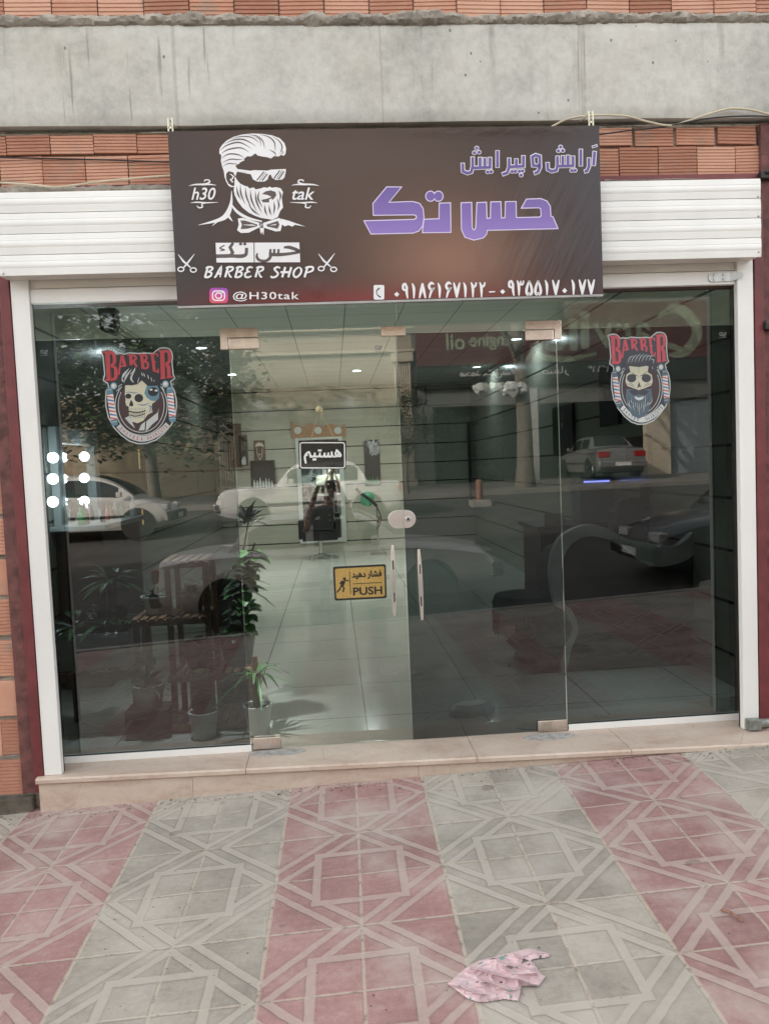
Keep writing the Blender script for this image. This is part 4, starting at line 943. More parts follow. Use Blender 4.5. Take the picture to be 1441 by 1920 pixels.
    if left:
        # skull with quiff, looking left
        A.poly([(490, 745), (620, 720), (760, 650), (870, 745), (1050, 760), (1070, 860), (1062, 960), (1010, 1010), (945, 1055), (940, 1200), (870, 1240), (800, 1335), (700, 1382), (600, 1352), (558, 1240), (552, 1100), (512, 1085), (494, 1020), (500, 985), (486, 900)], cre)
        A.poly([(860, 745), (1062, 745), (1070, 860), (1062, 960), (1010, 1010), (930, 1000), (850, 940), (815, 870)], sla, smooth=0); A.ell(965, 850, 88, 75, blk)
        for x, y in ((930, 815), (1015, 830)): A.ell(x, y, 26, 16, whi)
        A.ell(545, 925, 52, 44, blk); A.ell(722, 957, 74, 70, blk); A.poly([(590, 985), (615, 1020), (632, 1070), (615, 1100), (590, 1090), (566, 1100), (560, 1060)], blk)
        A.stroke([(500, 868), (560, 855), (640, 870), (700, 862)], [6, 16, 20, 6], sla, smooth=4); A.stroke([(700, 1060), (800, 1075), (900, 1040)], [6, 22, 8], sla, smooth=4); A.stroke([(880, 1080), (930, 1100), (900, 1200)], [8, 26, 8], sla)
        for k in range(9): x = 580+k*30; A.stroke([(x, 1120+k*0), (x+2, 1165)], 7, sla); A.stroke([(x, 1240), (x+3, 1300)], 6, sla)
        A.stroke([(556, 1180), (640, 1195), (740, 1195), (840, 1170)], 20, blk, smooth=3); A.stroke([(570, 1240), (650, 1262), (740, 1250), (830, 1215)], 14, blk, smooth=3)
        for k in range(10): x = 575+k*27; A.stroke([(x, 1205), (x+2, 1240)], 6, blk)
        A.poly([(410, 600), (425, 510), (470, 450), (560, 415), (660, 435), (800, 465), (950, 500), (1050, 560), (1092, 700), (1080, 760), (1060, 800), (1040, 745), (870, 750), (770, 655), (700, 722), (600, 742), (500, 735), (425, 690)], blk)
        for pts, w in (([(436, 640), (470, 560), (560, 455)], [4, 40, 4]), ([(480, 680), (510, 590), (600, 470)], [4, 34, 6]), ([(570, 560), (640, 500), (660, 440)], [4, 26, 4]), ([(640, 700), (590, 620), (650, 500)], [4, 34, 4]), ([(450, 690), (440, 640), (480, 700)], [4, 22, 4]), ([(770, 520), (778, 560), (790, 590)], [3, 16, 3]), ([(800, 530), (815, 570), (830, 600)], [3, 16, 3]), ([(870, 560), (880, 600), (890, 640)], [3, 16, 3]), ([(925, 600), (935, 640), (945, 680)], [3, 14, 3]), ([(975, 650), (985, 690)], [12, 3]), ([(730, 600), (712, 660), (700, 710)], [3, 12, 3])): A.stroke(pts, w, pal, smooth=4)
        A.poly([(488, 1295), (560, 1258), (610, 1360), (660, 1472), (560, 1380)], pal); A.poly([(720, 1505), (760, 1410), (830, 1350), (820, 1500)], pal); A.poly([(838, 1530), (850, 1350), (960, 1260), (1040, 1200), (1062, 1120), (1050, 1200), (1046, 1320), (950, 1400), (880, 1480)], pal); A.stroke([(945, 1210), (960, 1160)], [10, 3], pal)
    else:
        g = lambda x, y: ((x-170)/1140*1290+75, (y-115)/1675*1635+100)
        G_ = lambda pts: [g(*p) for p in pts]
        A.poly(G_([(560, 730), (640, 740), (740, 750), (860, 720), (915, 740), (900, 840), (975, 890), (990, 1010), (965, 1080), (850, 1130), (740, 1165), (640, 1130), (530, 1090), (498, 1010), (518, 880), (590, 840)]), cre)
        for cx in (610, 875): u, v = g(cx, 950); A.ell(u, v, 95, 72, blk)
        A.poly(G_([(742, 1010), (782, 1120), (745, 1105), (708, 1130)]), blk); A.stroke(G_([(600, 840), (680, 900), (735, 915)]), [6, 18, 6], blk); A.stroke(G_([(895, 830), (820, 890), (750, 915)]), [6, 18, 6], blk); A.stroke(G_([(738, 760), (740, 860)]), 6, blk)
        for pts in ([(530, 1050), (600, 1080), (660, 1100)], [(960, 1050), (890, 1075), (830, 1100)], [(570, 1030), (640, 1070)], [(930, 1030), (850, 1070)]): A.stroke(G_(pts), 9, sla)
        A.poly(G_([(470, 800), (480, 640), (560, 530), (660, 465), (800, 445), (950, 500), (1035, 620), (1030, 800), (960, 850), (920, 720), (740, 752), (570, 720), (545, 850), (490, 860)]), blk)
        for k in range(15):
            x = 540+k*32; A.stroke(G_([(x-30, 690-k*4), (x+5, 590-k*3), (x+70, 500+abs(k-6)*8)]), [3, 12, 3], pal if k % 2 else sla, smooth=4)
        for pts in ([(950, 600), (1010, 620), (1000, 690)], [(980, 740), (990, 780)], [(480, 760), (490, 800)]): A.stroke(G_(pts), [4, 14, 4][:len(pts)], pal)
        A.poly(G_([(515, 1140), (640, 1150), (740, 1175), (850, 1150), (965, 1140), (985, 1300), (950, 1480), (870, 1620), (740, 1680), (620, 1620), (535, 1480), (500, 1300)]), sla)
        A.poly(G_([(560, 1180), (660, 1150), (742, 1185), (830, 1150), (930, 1190), (850, 1260), (740, 1240), (640, 1260)]), blk); A.poly(G_([(655, 1275), (740, 1300), (840, 1275), (805, 1330), (745, 1352), (690, 1332)]), whi)
        random.seed(5)
        for k in range(26):
            x = 520+k*18; y0 = 1330+random.uniform(-90, 60)+(-60 if 8 < k < 18 else 0)*0; y1 = 1500+random.uniform(0, 130)-abs(k-13)*10
            if 640 < x < 850: y0 = max(y0, 1380)
            A.stroke(G_([(x, y0), (x+random.uniform(-8, 8), (y0+y1)/2), (742+(x-742)*.72, y1)]), [2, 11, 2], pal if k % 2 else blk, smooth=3)
    o = A.mb.build('print', mats, root)
    return root
def glassfn(k, ox, oy, Y):
    def fn(u, v, l): p = PY(ox+u*k, oy+v*k, Y-l); return (p.x, Y-l, p.z)
    return fn
sticker('barber_sticker', 'barber sticker with a quiffed skull turned sideways, on the left smoked pane', glassfn(160/1441, 180, 640, YG), True)
sticker('barber_sticker', 'barber sticker with a bearded skull facing forward, on the right smoked pane', glassfn(150/1441, 1120, 610, YG), False)
# small maker's marks in the top corners of the panes
M_MARK = mat('etched_mark', (.32, .34, .34), .5)
for (px, py, lb) in ((83, 663, 'small pale maker mark in the upper left corner of the left smoked pane'), (710, 655, 'small pale maker mark near the top of the clear door'), (1355, 630, 'small pale maker mark in the upper right corner of the right smoked pane')):
    A = Art(glassfn(.62, px-8, py-8, YG-.0035)); A.stroke([(4, 12), (2, 4), (9, 2), (10, 10), (4, 12)], 2.4, 0); A.stroke([(14, 4), (22, 3), (20, 8), (14, 8), (13, 13), (22, 12)], 2.6, 0); A.stroke([(0, 18), (24, 17)], 1.4, 0)
    tag(A.mb.build('glass_mark', M_MARK), lb, 'mark', 'maker marks on the glass')
# ---- push plate
def push_plate():
    fn = glassfn(400/1441, 400, 960, YG-.0005); gold = mat('brushed_gold_foil', (.46, .31, .095), .42, metal=.25, var=.18, scale=10, stretch=(8, 1, 8)); ink = mat('black_ink', (.012, .012, .012), .5)
    A = Art(fn)
    def rr(C, r, n=5):
        out = []
        for i in range(4):
            p, a, b = Vector(C[i]), Vector(C[i-1]), Vector(C[(i+1) % 4]); p0 = p+(a-p).normalized()*r; p1 = p+(b-p).normalized()*r
            for k in range(n+1): t = k/n; out.append(tuple(p0*(1-t)**2+p*2*t*(1-t)+p1*t*t))
        return out
    base = MB(); C = [(806, 370), (1164, 352), (1170, 582), (818, 600)]
    out = rr(C, 16); base.prism(out, lambda u, v: Vector(fn(u, v, .0030)), lambda u, v: Vector(fn(u, v, .0005)))
    root = base.build('push_sign', ink); tag(root, 'gold and black push sign stuck on the clear door beside its handle', 'sign')
    A.lift = .0033; A.poly(rr([(820, 384), (1153, 366), (1158, 570), (830, 586)], 14), 0)
    A.stroke([(918, 402), (926, 556)], 5, 1); A.stroke([(940, 486), (1138, 476)], 5, 1)
    A.text('PUSH', 942, 505, 1140, 560, 1, .03, rot=-.05)
    A.bold('\ufeaa\ufef4\ufeeb\ufea9 \ufead\ufe8e\ufeb8\ufed3', 935, 396, 1134, 452, 1, 2.5, rot=-.05)
    A.ell(884, 451, 10, 10, 1); A.stroke([(880, 466), (868, 500)], [26, 20], 1); A.stroke([(882, 462), (916, 466)], 8, 1); A.stroke([(868, 466), (852, 488)], 9, 1); A.stroke([(866, 498), (882, 515), (874, 542)], 10, 1); A.stroke([(862, 498), (852, 522), (834, 544)], 10, 1)
    A.mb.build('print', [gold, ink], root)
push_plate()
# ---- open sign on a chain behind the clear door
def open_sign():
    Y = YG-.035; fn = glassfn(380/1441, 400, 580, Y); blk = mat('black_acrylic', (.010, .011, .010), .25, var=.1, coat=.3); wh = mat('white_vinyl', (.72, .74, .72), .5)
    root = thing('open_sign', 'black open sign with white Persian lettering hanging on a chain over the clear door', 'sign', tuple(fn(780, 1033, 0)))
    mb = MB(); mb.prism([(604, 933), (944, 933), (942, 1135), (608, 1135)], lambda u, v: Vector(fn(u, v, .004)), lambda u, v: Vector(fn(u, v, -.001))); mb.build('board', blk, root)
    A = Art(fn); A.lift = .0045
    C = [(616, 948), (931, 948), (933, 1127), (620, 1127)]; out = []
    for i in range(4):
        p, a, b = Vector(C[i]), Vector(C[i-1]), Vector(C[(i+1) % 4]); p0 = p+(a-p).normalized()*16; p1 = p+(b-p).normalized()*16
        for k in range(5): t = k/4; out.append(tuple(p0*(1-t)**2+p*2*t*(1-t)+p1*t*t))
    A.stroke(out, 7, 0, closed=True)
    A.bold('\ufee2\ufef4\ufe98\ufeb4\ufeeb', 646, 996, 908, 1094, 0, 3)
    A.mb.build('lettering', wh, root)
    mb = MB(); cup = Vector(fn(752, 710, 0)); cup.y = YG-.022
    for u in (690, 868):
        e = Vector(fn(u, 933, 0)); n = 22
        for i in range(n):
            p = cup.lerp(e, i/n); q = cup.lerp(e, (i+.8)/n); mb.bar(p, q, .0045 if i % 2 else .002, .002 if i % 2 else .0045)
    mb.build('chain', mat('brass_chain', (.45, .36, .18), .35, metal=.9), root)
    mb = MB(); RX = Matrix.Rotation(pi/2, 3, 'X'); mb.lathe([(.0, .0), (.020, .002), (.022, .004), (.012, .012), (.006, .018), (0, .018)], (cup.x, YG-.0015, cup.z), 20, 0, RX)
    mb.build('suction_cup', mat('amber_rubber', (.42, .38, .22), .3, var=.4, scale=60), root, smooth=True)
open_sign()
# ================================================================ cables on the wall
def cable(name, pts, r, m, label):
    P = [PY(px, py, y) for px, py, y in pts]; mb = MB(); mb.tube(spline(P, 8), r, 7); tag(mb.build(name, m, smooth=True), label, 'cable')
M_CW = mat('cream_cable', (.52, .46, .34), .55); M_CB = mat('black_cable', (.02, .019, .02), .6)
cable('cable', [(-60, 338, -.02), (0, 342, -.02), (60, 346, -.025), (110, 350, -.03), (180, 341, -.02), (250, 334, -.02), (330, 328, -.02), (420, 322, -.04)], .0055, M_CW, 'cream cable sagging over the clay blocks left of the signboard')
cable('cable', [(-60, 294, .015), (0, 295, .015), (150, 298, .012), (250, 301, .012), (330, 304, .01), (420, 306, .0)], .004, M_CB, 'thin dark cable across the clay blocks left of the signboard')
cable('cable', [(950, 262, -.05), (1020, 243, -.05), (1060, 224, -.05), (1108, 216, -.05), (1170, 217, -.04), (1215, 228, -.03), (1255, 235, -.025), (1290, 226, -.03), (1335, 211, -.04), (1370, 203, -.05), (1410, 206, -.05), (1445, 214, -.04), (1520, 222, -.03)], .006, M_CW, 'cream cable looping along the bottom of the concrete beam')
cable('cable', [(1000, 264, -.02), (1120, 252, -.02), (1180, 244, -.012), (1240, 238, -.02), (1290, 228, -.04), (1340, 220, -.045), (1400, 217, -.045), (1450, 218, -.045), (1520, 220, -.04)], .0042, M_CB, 'dark cable twisted with the cream one under the concrete beam')
def clip():
    p = PY(1432, 326, -.01); mb = MB(); mb.box(p.x-.03, -.03, p.z-.03, p.x+.06, .008, p.z+.012); mb.tube([(p.x, -.03, p.z), (p.x+.05, -.05, p.z+.012), (p.x+.14, -.03, p.z+.02)], .012, 8)
    tag(mb.build('cable_clamp', M_BLACK, bev=.004), 'black cable clamp on the red post beside the shutter box', 'clamp')
    p = PY(1434, 612, -.005); mb = MB(); mb.box(p.x-.012, -.03, p.z-.02, p.x+.06, .010, p.z+.018); mb.tube([(p.x-.005, -.012, p.z+.018), (p.x+.0, -.012, p.z+.035)], .008, 8)
    tag(mb.build('wall_latch', M_BLACK, bev=.004), 'small black latch on the right red post at door height', 'latch')
clip()
# ================================================================ things lying on the paving
def rag():
    fnz = lambda u, v: None
    k = 541/1441; o = (900, 1400)
    out = [(-165, 1185), (-60, 1095), (0, 1068), (110, 1040), (180, 1022), (245, 1008), (345, 1035), (342, 1052), (270, 1062), (205, 1085), (215, 1060), (262, 1075), (300, 1130), (325, 1150), (290, 1198), (212, 1195), (208, 1190), (190, 1272), (120, 1262), (40, 1275), (0, 1278), (-60, 1262), (-110, 1225)]
    def gp(u, v, lift):
        d = ray(o[0]+u*k, o[1]+v*k); n = Vector((-GX, -GY, 1)); t = (G0 + lift - n.dot(CAM))/n.dot(d); return CAM+d*t
    # a crumpled sheet: dense grid clipped to the outline, lifted by folds
    def inside(x, y):
        c = False; n = len(out)
        for i in range(n):
            (x0, y0), (x1, y1) = out[i], out[i-1]
            if (y0 > y) != (y1 > y) and x < (x1-x0)*(y-y0)/(y1-y0)+x0: c = not c
        return c
    def edge(x, y):
        best = 1e9
        for i in range(len(out)):
            a, b = Vector(out[i]), Vector(out[i-1]); d = b-a; t = max(0, min(1, (Vector((x, y))-a).dot(d)/d.length_squared)); best = min(best, (a+d*t-Vector((x, y))).length)
        return best
    mb = MB(); st = 3.5; idx = {}
    def vid(i, j):
        if (i, j) not in idx:
            x, y = -170+i*st, 1000+j*st; e = edge(x, y) if inside(x, y) else 0
            r = 1-abs(noise.noise((x*.006+3, y*.017-x*.004, 0)))*2; r2 = 1-abs(noise.noise((x*.016, y*.03, 4)))*2
            h = .004+min(1, e/18)*(.009+.028*max(0, r)**4+.008*max(0, r2)**3)
            idx[(i, j)] = len(mb.v); mb.v.append(tuple(gp(x, y, h)))
        return idx[(i, j)]
    for i in range(150):
        for j in range(84):
            x, y = -170+(i+.5)*st, 1000+(j+.5)*st
            if inside(x, y): mb.face([vid(i, j), vid(i, j+1), vid(i+1, j+1), vid(i+1, j)])
    m, t, b, oo = newmat('stained_pink_tissue'); v = ncoord(t); n1 = nnoise(t, v, 12, 4)
    c = nramp(t, n1, [(.35, (.56, .41, .43)), (.6, (.63, .49, .51))]); y = nramp(t, nnoise(t, ncoord(t, loc=(4, 1, 2)), 16, 3), [(.60, 0.), (.72, .6)]); c = nmix(t, y, c, (.5, .42, .25))
    d = nramp(t, nnoise(t, ncoord(t, loc=(8, 3, 2)), 34, 2), [(.675, 0.), (.69, .9)]); c = nmix(t, d, c, (.03, .025, .05))
    g = nramp(t, nnoise(t, ncoord(t, loc=(1, 9, 2)), 20, 2), [(.68, 0.), (.71, .8)]); c = nmix(t, g, c, (.08, .28, .24))
    t.links.new(c, b.inputs['Base Color']); b.inputs['Roughness'].default_value = .8; nbump(t, b, nnoise(t, v, 30, 3), .25, .006)
    md = mb.build('pink_rag', m, smooth=False); tag(md, 'crumpled pink cloth with ink stains lying on the grey paving', 'rag')
    for p in md.data.polygons: p.use_smooth = True
rag()
def twig():
    def gp(px, py, lift=.006):
        d = ray(px, py); n = Vector((-GX, -GY, 1)); t = (G0+lift-n.dot(CAM))/n.dot(d); return CAM+d*t
    mb = MB(); pts = [gp(1350, 1707), gp(1366, 1710, .012), (gp(1380, 1719, .014)), gp(1392, 1729, .006)]
    mb.tube(spline(pts, 5), [.002, .004, .005, .0055, .006, .006, .006, .0055, .005, .0055, .006, .006, .0055, .005, .004, .002], 7)
    tag(mb.build('twig', mat('dry_twig', (.22, .11, .08), .8, var=.4, scale=60), smooth=True), 'dry brown twig lying on a red paving stripe', 'twig')
    # leaf crumbs and grit along the foot of the step and in the joints
    mb = MB(); random.seed(3)
    def crumb(x, y, s):
        z = gz(x, y)+.003; a = random.uniform(0, 6.28); q = [(s*cos(a+k*1.57)*random.uniform(.5, 1.2), s*sin(a+k*1.57)*random.uniform(.5, 1.2)) for k in range(4)]; mb.tone = random.random()
        b = len(mb.v); mb.v += [(x+u, y+w, z+random.uniform(0, s*.5)) for u, w in q]+[(x, y, z+s*.7)]
        for k in range(4): mb.face([b+k, b+(k+1) % 4, b+4])
    for i in range(420):
        x = random.uniform(-2.6, 2.4); y = -.05-.046*(x+2.12)-abs(random.gauss(0, .05)); crumb(x, y, random.uniform(.002, .007))
    for i in range(230): crumb(random.uniform(-2.2, 1.9), random.uniform(-2.3, -.2), random.uniform(.0015, .004))
    for (px, py, s) in ((522, 1490, .012), (700, 1866, .006), (905, 1431, .010), (1008, 1431, .012), (645, 1473, .007), (320, 1500, .01), (312, 1495, .012), (1010, 1776, .006)):
        p = gp(px, py); crumb(p.x, p.y, s)
    tag(mb.build('leaf_litter', mat('dead_leaf_crumbs', (.10, .065, .045), .9, var=.3, tone=.5)), 'scattered dead leaf crumbs and grit along the foot of the stone step', 'litter', kind='stuff')
twig()
# ================================================================ inside the shop
M_WOOD = mat('pine_wood', (.36, .19, .10), .6, var=.3, scale=5, stretch=(3, 3, 12), bump=.1)
M_DWOOD = mat('dark_walnut', (.09, .045, .025), .45, var=.35, scale=6, stretch=(2, 8, 2))
M_WPOT = mat('white_pot_plastic', (.82, .86, .85), .45, var=.04); M_GPOT = mat('grey_pot_plastic', (.10, .10, .10), .5, var=.15); M_SOIL = mat('potting_soil', (.03, .022, .016), .95, bump=1., bscale=60)
M_LEAF = mat('dark_leaf', (.045, .105, .035), .4, var=.4, scale=12, tone=.45); M_LEAF2 = mat('bright_leaf', (.09, .23, .075), .4, var=.4, scale=12, tone=.4); M_LEAF3 = mat('blue_green_leaf', (.06, .085, .085), .4, var=.35, scale=12, tone=.4)
M_CUSH = mat('black_leatherette', (.010, .010, .011), .38, var=.2, bump=.1, bscale=30)
M_SILV = mat('chrome', (.7, .7, .7), .12, metal=1., var=.05)
M_MIR = mat('mirror_glass', (.80, .84, .82), .015, metal=1., var=.01, rvar=.005)
M_WFR = mat('white_frame', (.58, .60, .58), .4, var=.05)
M_LAMP = emat('lit_downlight', (.92, 1., .98), 9.)
M_BULB = emat('lit_bulb', (.88, .95, 1.), 16.)
def downlight(x, y, label, e=4.2):
    t = thing('ceiling_light', label, 'light', (x, y, RZC), 'recessed ceiling lights')
    mb = MB(); mb.lathe([(.095, -.001), (.095, -.008), (.07, -.010), (.07, -.002)], (x, y, RZC), 22); mb.build('trim_ring', M_WFR, t, smooth=True)
    mb = MB(); mb.lathe([(.069, -.004), (0, -.004)], (x, y, RZC), 22); mb.build('lamp_disc', M_LAMP, t)
    l = bpy.data.lights.new('downlight', 'AREA'); l.shape = 'DISK'; l.size = .13; l.energy = e; l.color = (.97, 1., .985); l.spread = radians(170 if y > 3 else 52)
    o = bpy.data.objects.new('downlight', l); COL.objects.link(o); o.parent = t; o.location = (0, 0, -.013)
for x, y, lb in ((-2.02, 5.75, 'round ceiling light nearest the glass at the left side of the room'), (2.14, 5.85, 'round ceiling light nearest the glass at the right side of the room'), (-2.0, 8.6, 'round ceiling light of the far row, on the left'),
                 (.08, 8.65, 'round ceiling light of the far row, in the middle'), (2.14, 8.7, 'round ceiling light of the far row, on the right'), (-1.55, .50, 'added unseen round light close behind the left pane, above the plant stand'), (1.6, .60, 'added unseen round light close behind the right pane, above the sofa')):
    downlight(x, y, lb, (2.0 if x < 0 else 1.3) if y < 3.5 else 6.4)  # the two close behind the panes are unseen fill added to brighten the front
# ---- hanging loudspeaker
def speaker():
    c = Vector((-2.42, 3.0, 3.16)); t = thing('speaker', 'small black loudspeaker hanging from the ceiling at the upper left', 'speaker', tuple(c))
    mb = MB(); mb.prism([(-.085, .11), (.085, .11), (.08, -.05), (.05, -.13), (-.07, -.09)], lambda u, v: c+Vector((u, -.07, v)), lambda u, v: c+Vector((u, .08, v))); mb.build('cabinet', M_BLACK, t, bev=.012)
    mb = MB(); mb.tube([c+Vector((0, 0, .10)), c+Vector((0, 0, .165))], .012, 8); mb.build('bracket', M_STEEL, t)
    mb = MB(); mb.lathe([(.05, 0), (.045, .006), (.01, .002)], c+Vector((0, -.071, .03)), 16, 0, Matrix.Rotation(pi/2, 3, 'X')); mb.build('cone', M_GPOT, t)
speaker()
# ---- mirror, lamp board and chair at the back wall
def back_wall():
    Y = RY-.002
    a, b = PY(553, 818, Y), PY(650, 1015, Y); x0, x1, z0, z1 = a.x, b.x, b.z, a.z
    t = thing('wall_mirror', 'tall white framed mirror on the back wall behind the barber chair', 'mirror', ((x0+x1)/2, Y, z0))
    w = .085; mb = MB(); mb.box(x0, Y-.04, z0, x0+w, Y, z1); mb.box(x1-w, Y-.04, z0, x1, Y, z1); mb.box(x0+w+.0005, Y-.04, z1-w, x1-w-.0005, Y, z1); mb.box(x0+w+.0005, Y-.04, z0, x1-w-.0005, Y, z0+w); mb.build('frame', M_WFR, t, bev=.006)
    mb = MB(); mb.quad((x0+w, Y-.012, z0+w), (x1-w, Y-.012, z0+w), (x1-w, Y-.012, z1-w), (x0+w, Y-.012, z1-w)); mb.build('mirror_glass', M_MIR, t, fix=False)
    a, b = PY(545, 790, Y), PY(648, 818, Y)
    t = thing('lamp_board', 'rustic wooden board with three round white lamps above the wall mirror', 'lamp', ((a.x+b.x)/2, Y, b.z))
    mb = MB(); N = 16; pts = [(a.x, b.z), (b.x, b.z)]+[(b.x-(b.x-a.x)*i/N, a.z-.07-.05*(1-i/N)-.03*sin(i*1.1)+(.08 if i in (0, N) else 0)*.6) for i in range(N+1)]
    mb.prism(pts, lambda u, v: Vector((u, Y-.05, v)), lambda u, v: Vector((u, Y, v))); mb.build('board', M_WOOD, t, bev=.006)
    for px in (558, 596, 633):
        c = PY(px, 807, Y-.052); mb = MB(); mb.lathe([(.072, 0), (.070, .012), (.045, .018), (.0, .014)], c, 20, 0, Matrix.Rotation(pi/2, 3, 'X')); mb.build('lamp', M_WFR, t, smooth=True)
    # pictures and shelves
    def pic(x0p, y0p, x1p, y1p, label, m, name='picture', cat='picture'):
        a, b = PY(x0p, y0p, Y), PY(x1p, y1p, Y); t = thing(name, label, cat, ((a.x+b.x)/2, Y, b.z)); mb = MB(); mb.box(a.x, Y-.03, b.z, b.x, Y, a.z); mb.build('panel', m, t, bev=.004); return t, a, b
    brown = mat('brown_print', (.10, .05, .032), .5, var=.3); dk = mat('black_print', (.014, .014, .016), .45, var=.3); ink = mat('cream_ink', (.55, .48, .40), .6)
    t, a, b = pic(475, 826, 498, 864, 'brown poster of a man in a flat cap left of the mirror', brown); A = Art(lambda u, v, l: (a.x+(b.x-a.x)*u, Y-.031-l, a.z+(b.z-a.z)*v), .0002)
    A.poly([(.15, .32), (.2, .18), (.45, .1), (.75, .14), (.9, .25), (.9, .36), (.7, .28), (.4, .28)], 0); A.poly([(.3, .36), (.7, .34), (.75, .55), (.68, .62), (.5, .56), (.36, .62), (.28, .5)], 1); A.stroke([(.3, .36), (.27, .6), (.45, .9), (.55, .92), (.72, .7), (.76, .4)], .05, 0); A.ell(.5, .68, .09, .04, 0); A.mb.build('print', [ink, brown], t)
    t, a, b = pic(681, 825, 714, 910, 'tall black poster with a silver splash and green bottles right of the mirror', dk); A = Art(lambda u, v, l: (a.x+(b.x-a.x)*u, Y-.031-l, a.z+(b.z-a.z)*v), .0002)
    random.seed(2)
    for k in range(14): A.stroke([(random.random(), random.uniform(.02, .28)), (random.random(), random.uniform(.02, .3)), (random.random(), random.uniform(.05, .32))], [.01, .05, .01], 0, smooth=4)
    for k in range(9): x = .08+k*.1; h = random.uniform(.08, .2); A.stroke([(x, .97), (x, .97-h*.7), (x, .97-h)], [.07, .07, .02], 1)
    A.mb.build('print', [mat('silver_ink', (.35, .36, .38), .4, var=.5, scale=20), mat('green_bottle_ink', (.03, .22, .07), .4, var=.5, scale=15)], t)
    t, a, b = pic(424, 795, 456, 876, 'tall dark brown poster at the left end of the back wall', brown)
    for (p, lb) in (((448, 816, 466, 873), 'narrow black wall shelf with white jars beside the brown poster'), ((470, 864, 517, 914), 'wide black open shelf with white bottles under the flat cap poster')):
        a, b = PY(p[0], p[1], Y), PY(p[2], p[3], Y); t = thing('wall_shelf', lb, 'shelf', ((a.x+b.x)/2, Y, b.z)); mb = MB(); d = .2
        for z in (b.z, a.z-.02): mb.box(a.x, Y-d, z, b.x, Y-.0221, z+.02)
        for x in (a.x, b.x-.02): mb.box(x, Y-d, b.z+.0205, x+.02, Y-.0221, a.z-.0205)
        mb.box(a.x, Y-.02, b.z, b.x, Y, a.z); mb.build('shelf_case', M_BLACK, t)
        n = 3 if p[0] < 460 else 7; random.seed(n)
        for k in range(n):
            x = a.x+.06+(b.x-a.x-.1)*k/(n-.6); h = random.uniform(.12, .22); mb = MB(); mb.lathe([(.022, 0), (.024, .01), (.024, h*.6), (.010, h*.75), (.010, h)], (x, Y-.11, b.z+.021), 10)
            tag(mb.build('bottle', M_WFR, smooth=True), 'small white bottle standing in the narrow black wall shelf' if n == 3 else 'small white bottle standing in the wide black open shelf', 'bottle', 'bottles in the narrow shelf' if n == 3 else 'bottles in the wide shelf')
    a, b = PY(778, 725, Y), PY(800, 761, Y); t = thing('certificate', 'pale certificate in a dark frame on the back wall right of centre', 'picture', ((a.x+b.x)/2, Y, b.z)); mb = MB(); mb.box(a.x, Y-.03, b.z, b.x, Y, a.z); f = mb.build('frame', M_BLACK, t)
    mb = MB(); mb.quad((a.x+.04, Y-.0305, b.z+.04), (b.x-.04, Y-.0305, b.z+.04), (b.x-.04, Y-.0305, a.z-.04), (a.x+.04, Y-.0305, a.z-.04)); mb.build('paper', mat('pale_paper', (.38, .43, .46), .6), t, fix=False)
    mb = MB(); mb.tube([(RX1-.06, RY-.08, .95), (RX1-.06, RY-.08, 2.5)], .035, 8); tag(mb.build('corner_pipe', M_BLACK), 'black vertical pipe in the right corner of the back wall', 'pipe')
back_wall()
def barber_chair():
    t = thing('barber_chair', 'black leatherette barber chair on a chrome star base, facing the wall mirror', 'chair', (-.69, 10.05, 0))
    o = Vector((-.69, 10.05, 0)); B = lambda *a: [o+Vector(p) for p in a]
    mb = MB(); mb.box(o.x-.27, o.y-.27, .56, o.x+.27, o.y-.15, 1.0); mb.build('backrest', M_CUSH, t, bev=.04, seg=3)
    mb = MB(); mb.box(o.x-.2, o.y-.26, 1.005, o.x+.2, o.y-.17, 1.11); mb.build('headrest', M_CUSH, t, bev=.03, seg=3)
    mb = MB(); mb.box(o.x-.27, o.y-.14, .40, o.x+.27, o.y+.32, .54); mb.build('seat', M_CUSH, t, bev=.04, seg=3)
    mb = MB(); mb.box(o.x-.33, o.y-.22, .36, o.x+.33, o.y-.142, .555); mb.build('seat_back_panel', M_CUSH, t, bev=.02)
    for s in (-1, 1):
        mb = MB(); x = o.x+s*.34; mb.box(x-.055, o.y-.24, .40, x+.055, o.y+.28, .76); mb.build('armrest', M_CUSH, t, bev=.03, seg=3)
    mb = MB(); mb.lathe([(.05, .30), (.05, .36), (.03, .36), (.025, .1), (.05, .08), (.05, .05)], (o.x, o.y, 0), 14); mb.build('column', M_SILV, t, smooth=True)
    for k in range(5):
        a = k*2*pi/5+.3; e = o+Vector((.30*cos(a), .30*sin(a), .055)); mb = MB(); mb.bar(o+Vector((0, 0, .10)), e, .045, .025); l = mb.build('base_leg', M_SILV, t, bev=.005); mb = MB(); mb.ball(e-Vector((0, 0, .027)), .027, 8); mb.build('caster', M_SILV, l, smooth=True)
    for x in (-.2, .2):
        for z in (.74, .84): mb = MB(); mb.box(o.x+x-.018, o.y-.276, z-.006, o.x+x+.018, o.y-.2705, z+.006); mb.build('buckle', M_SILV, t)
barber_chair()
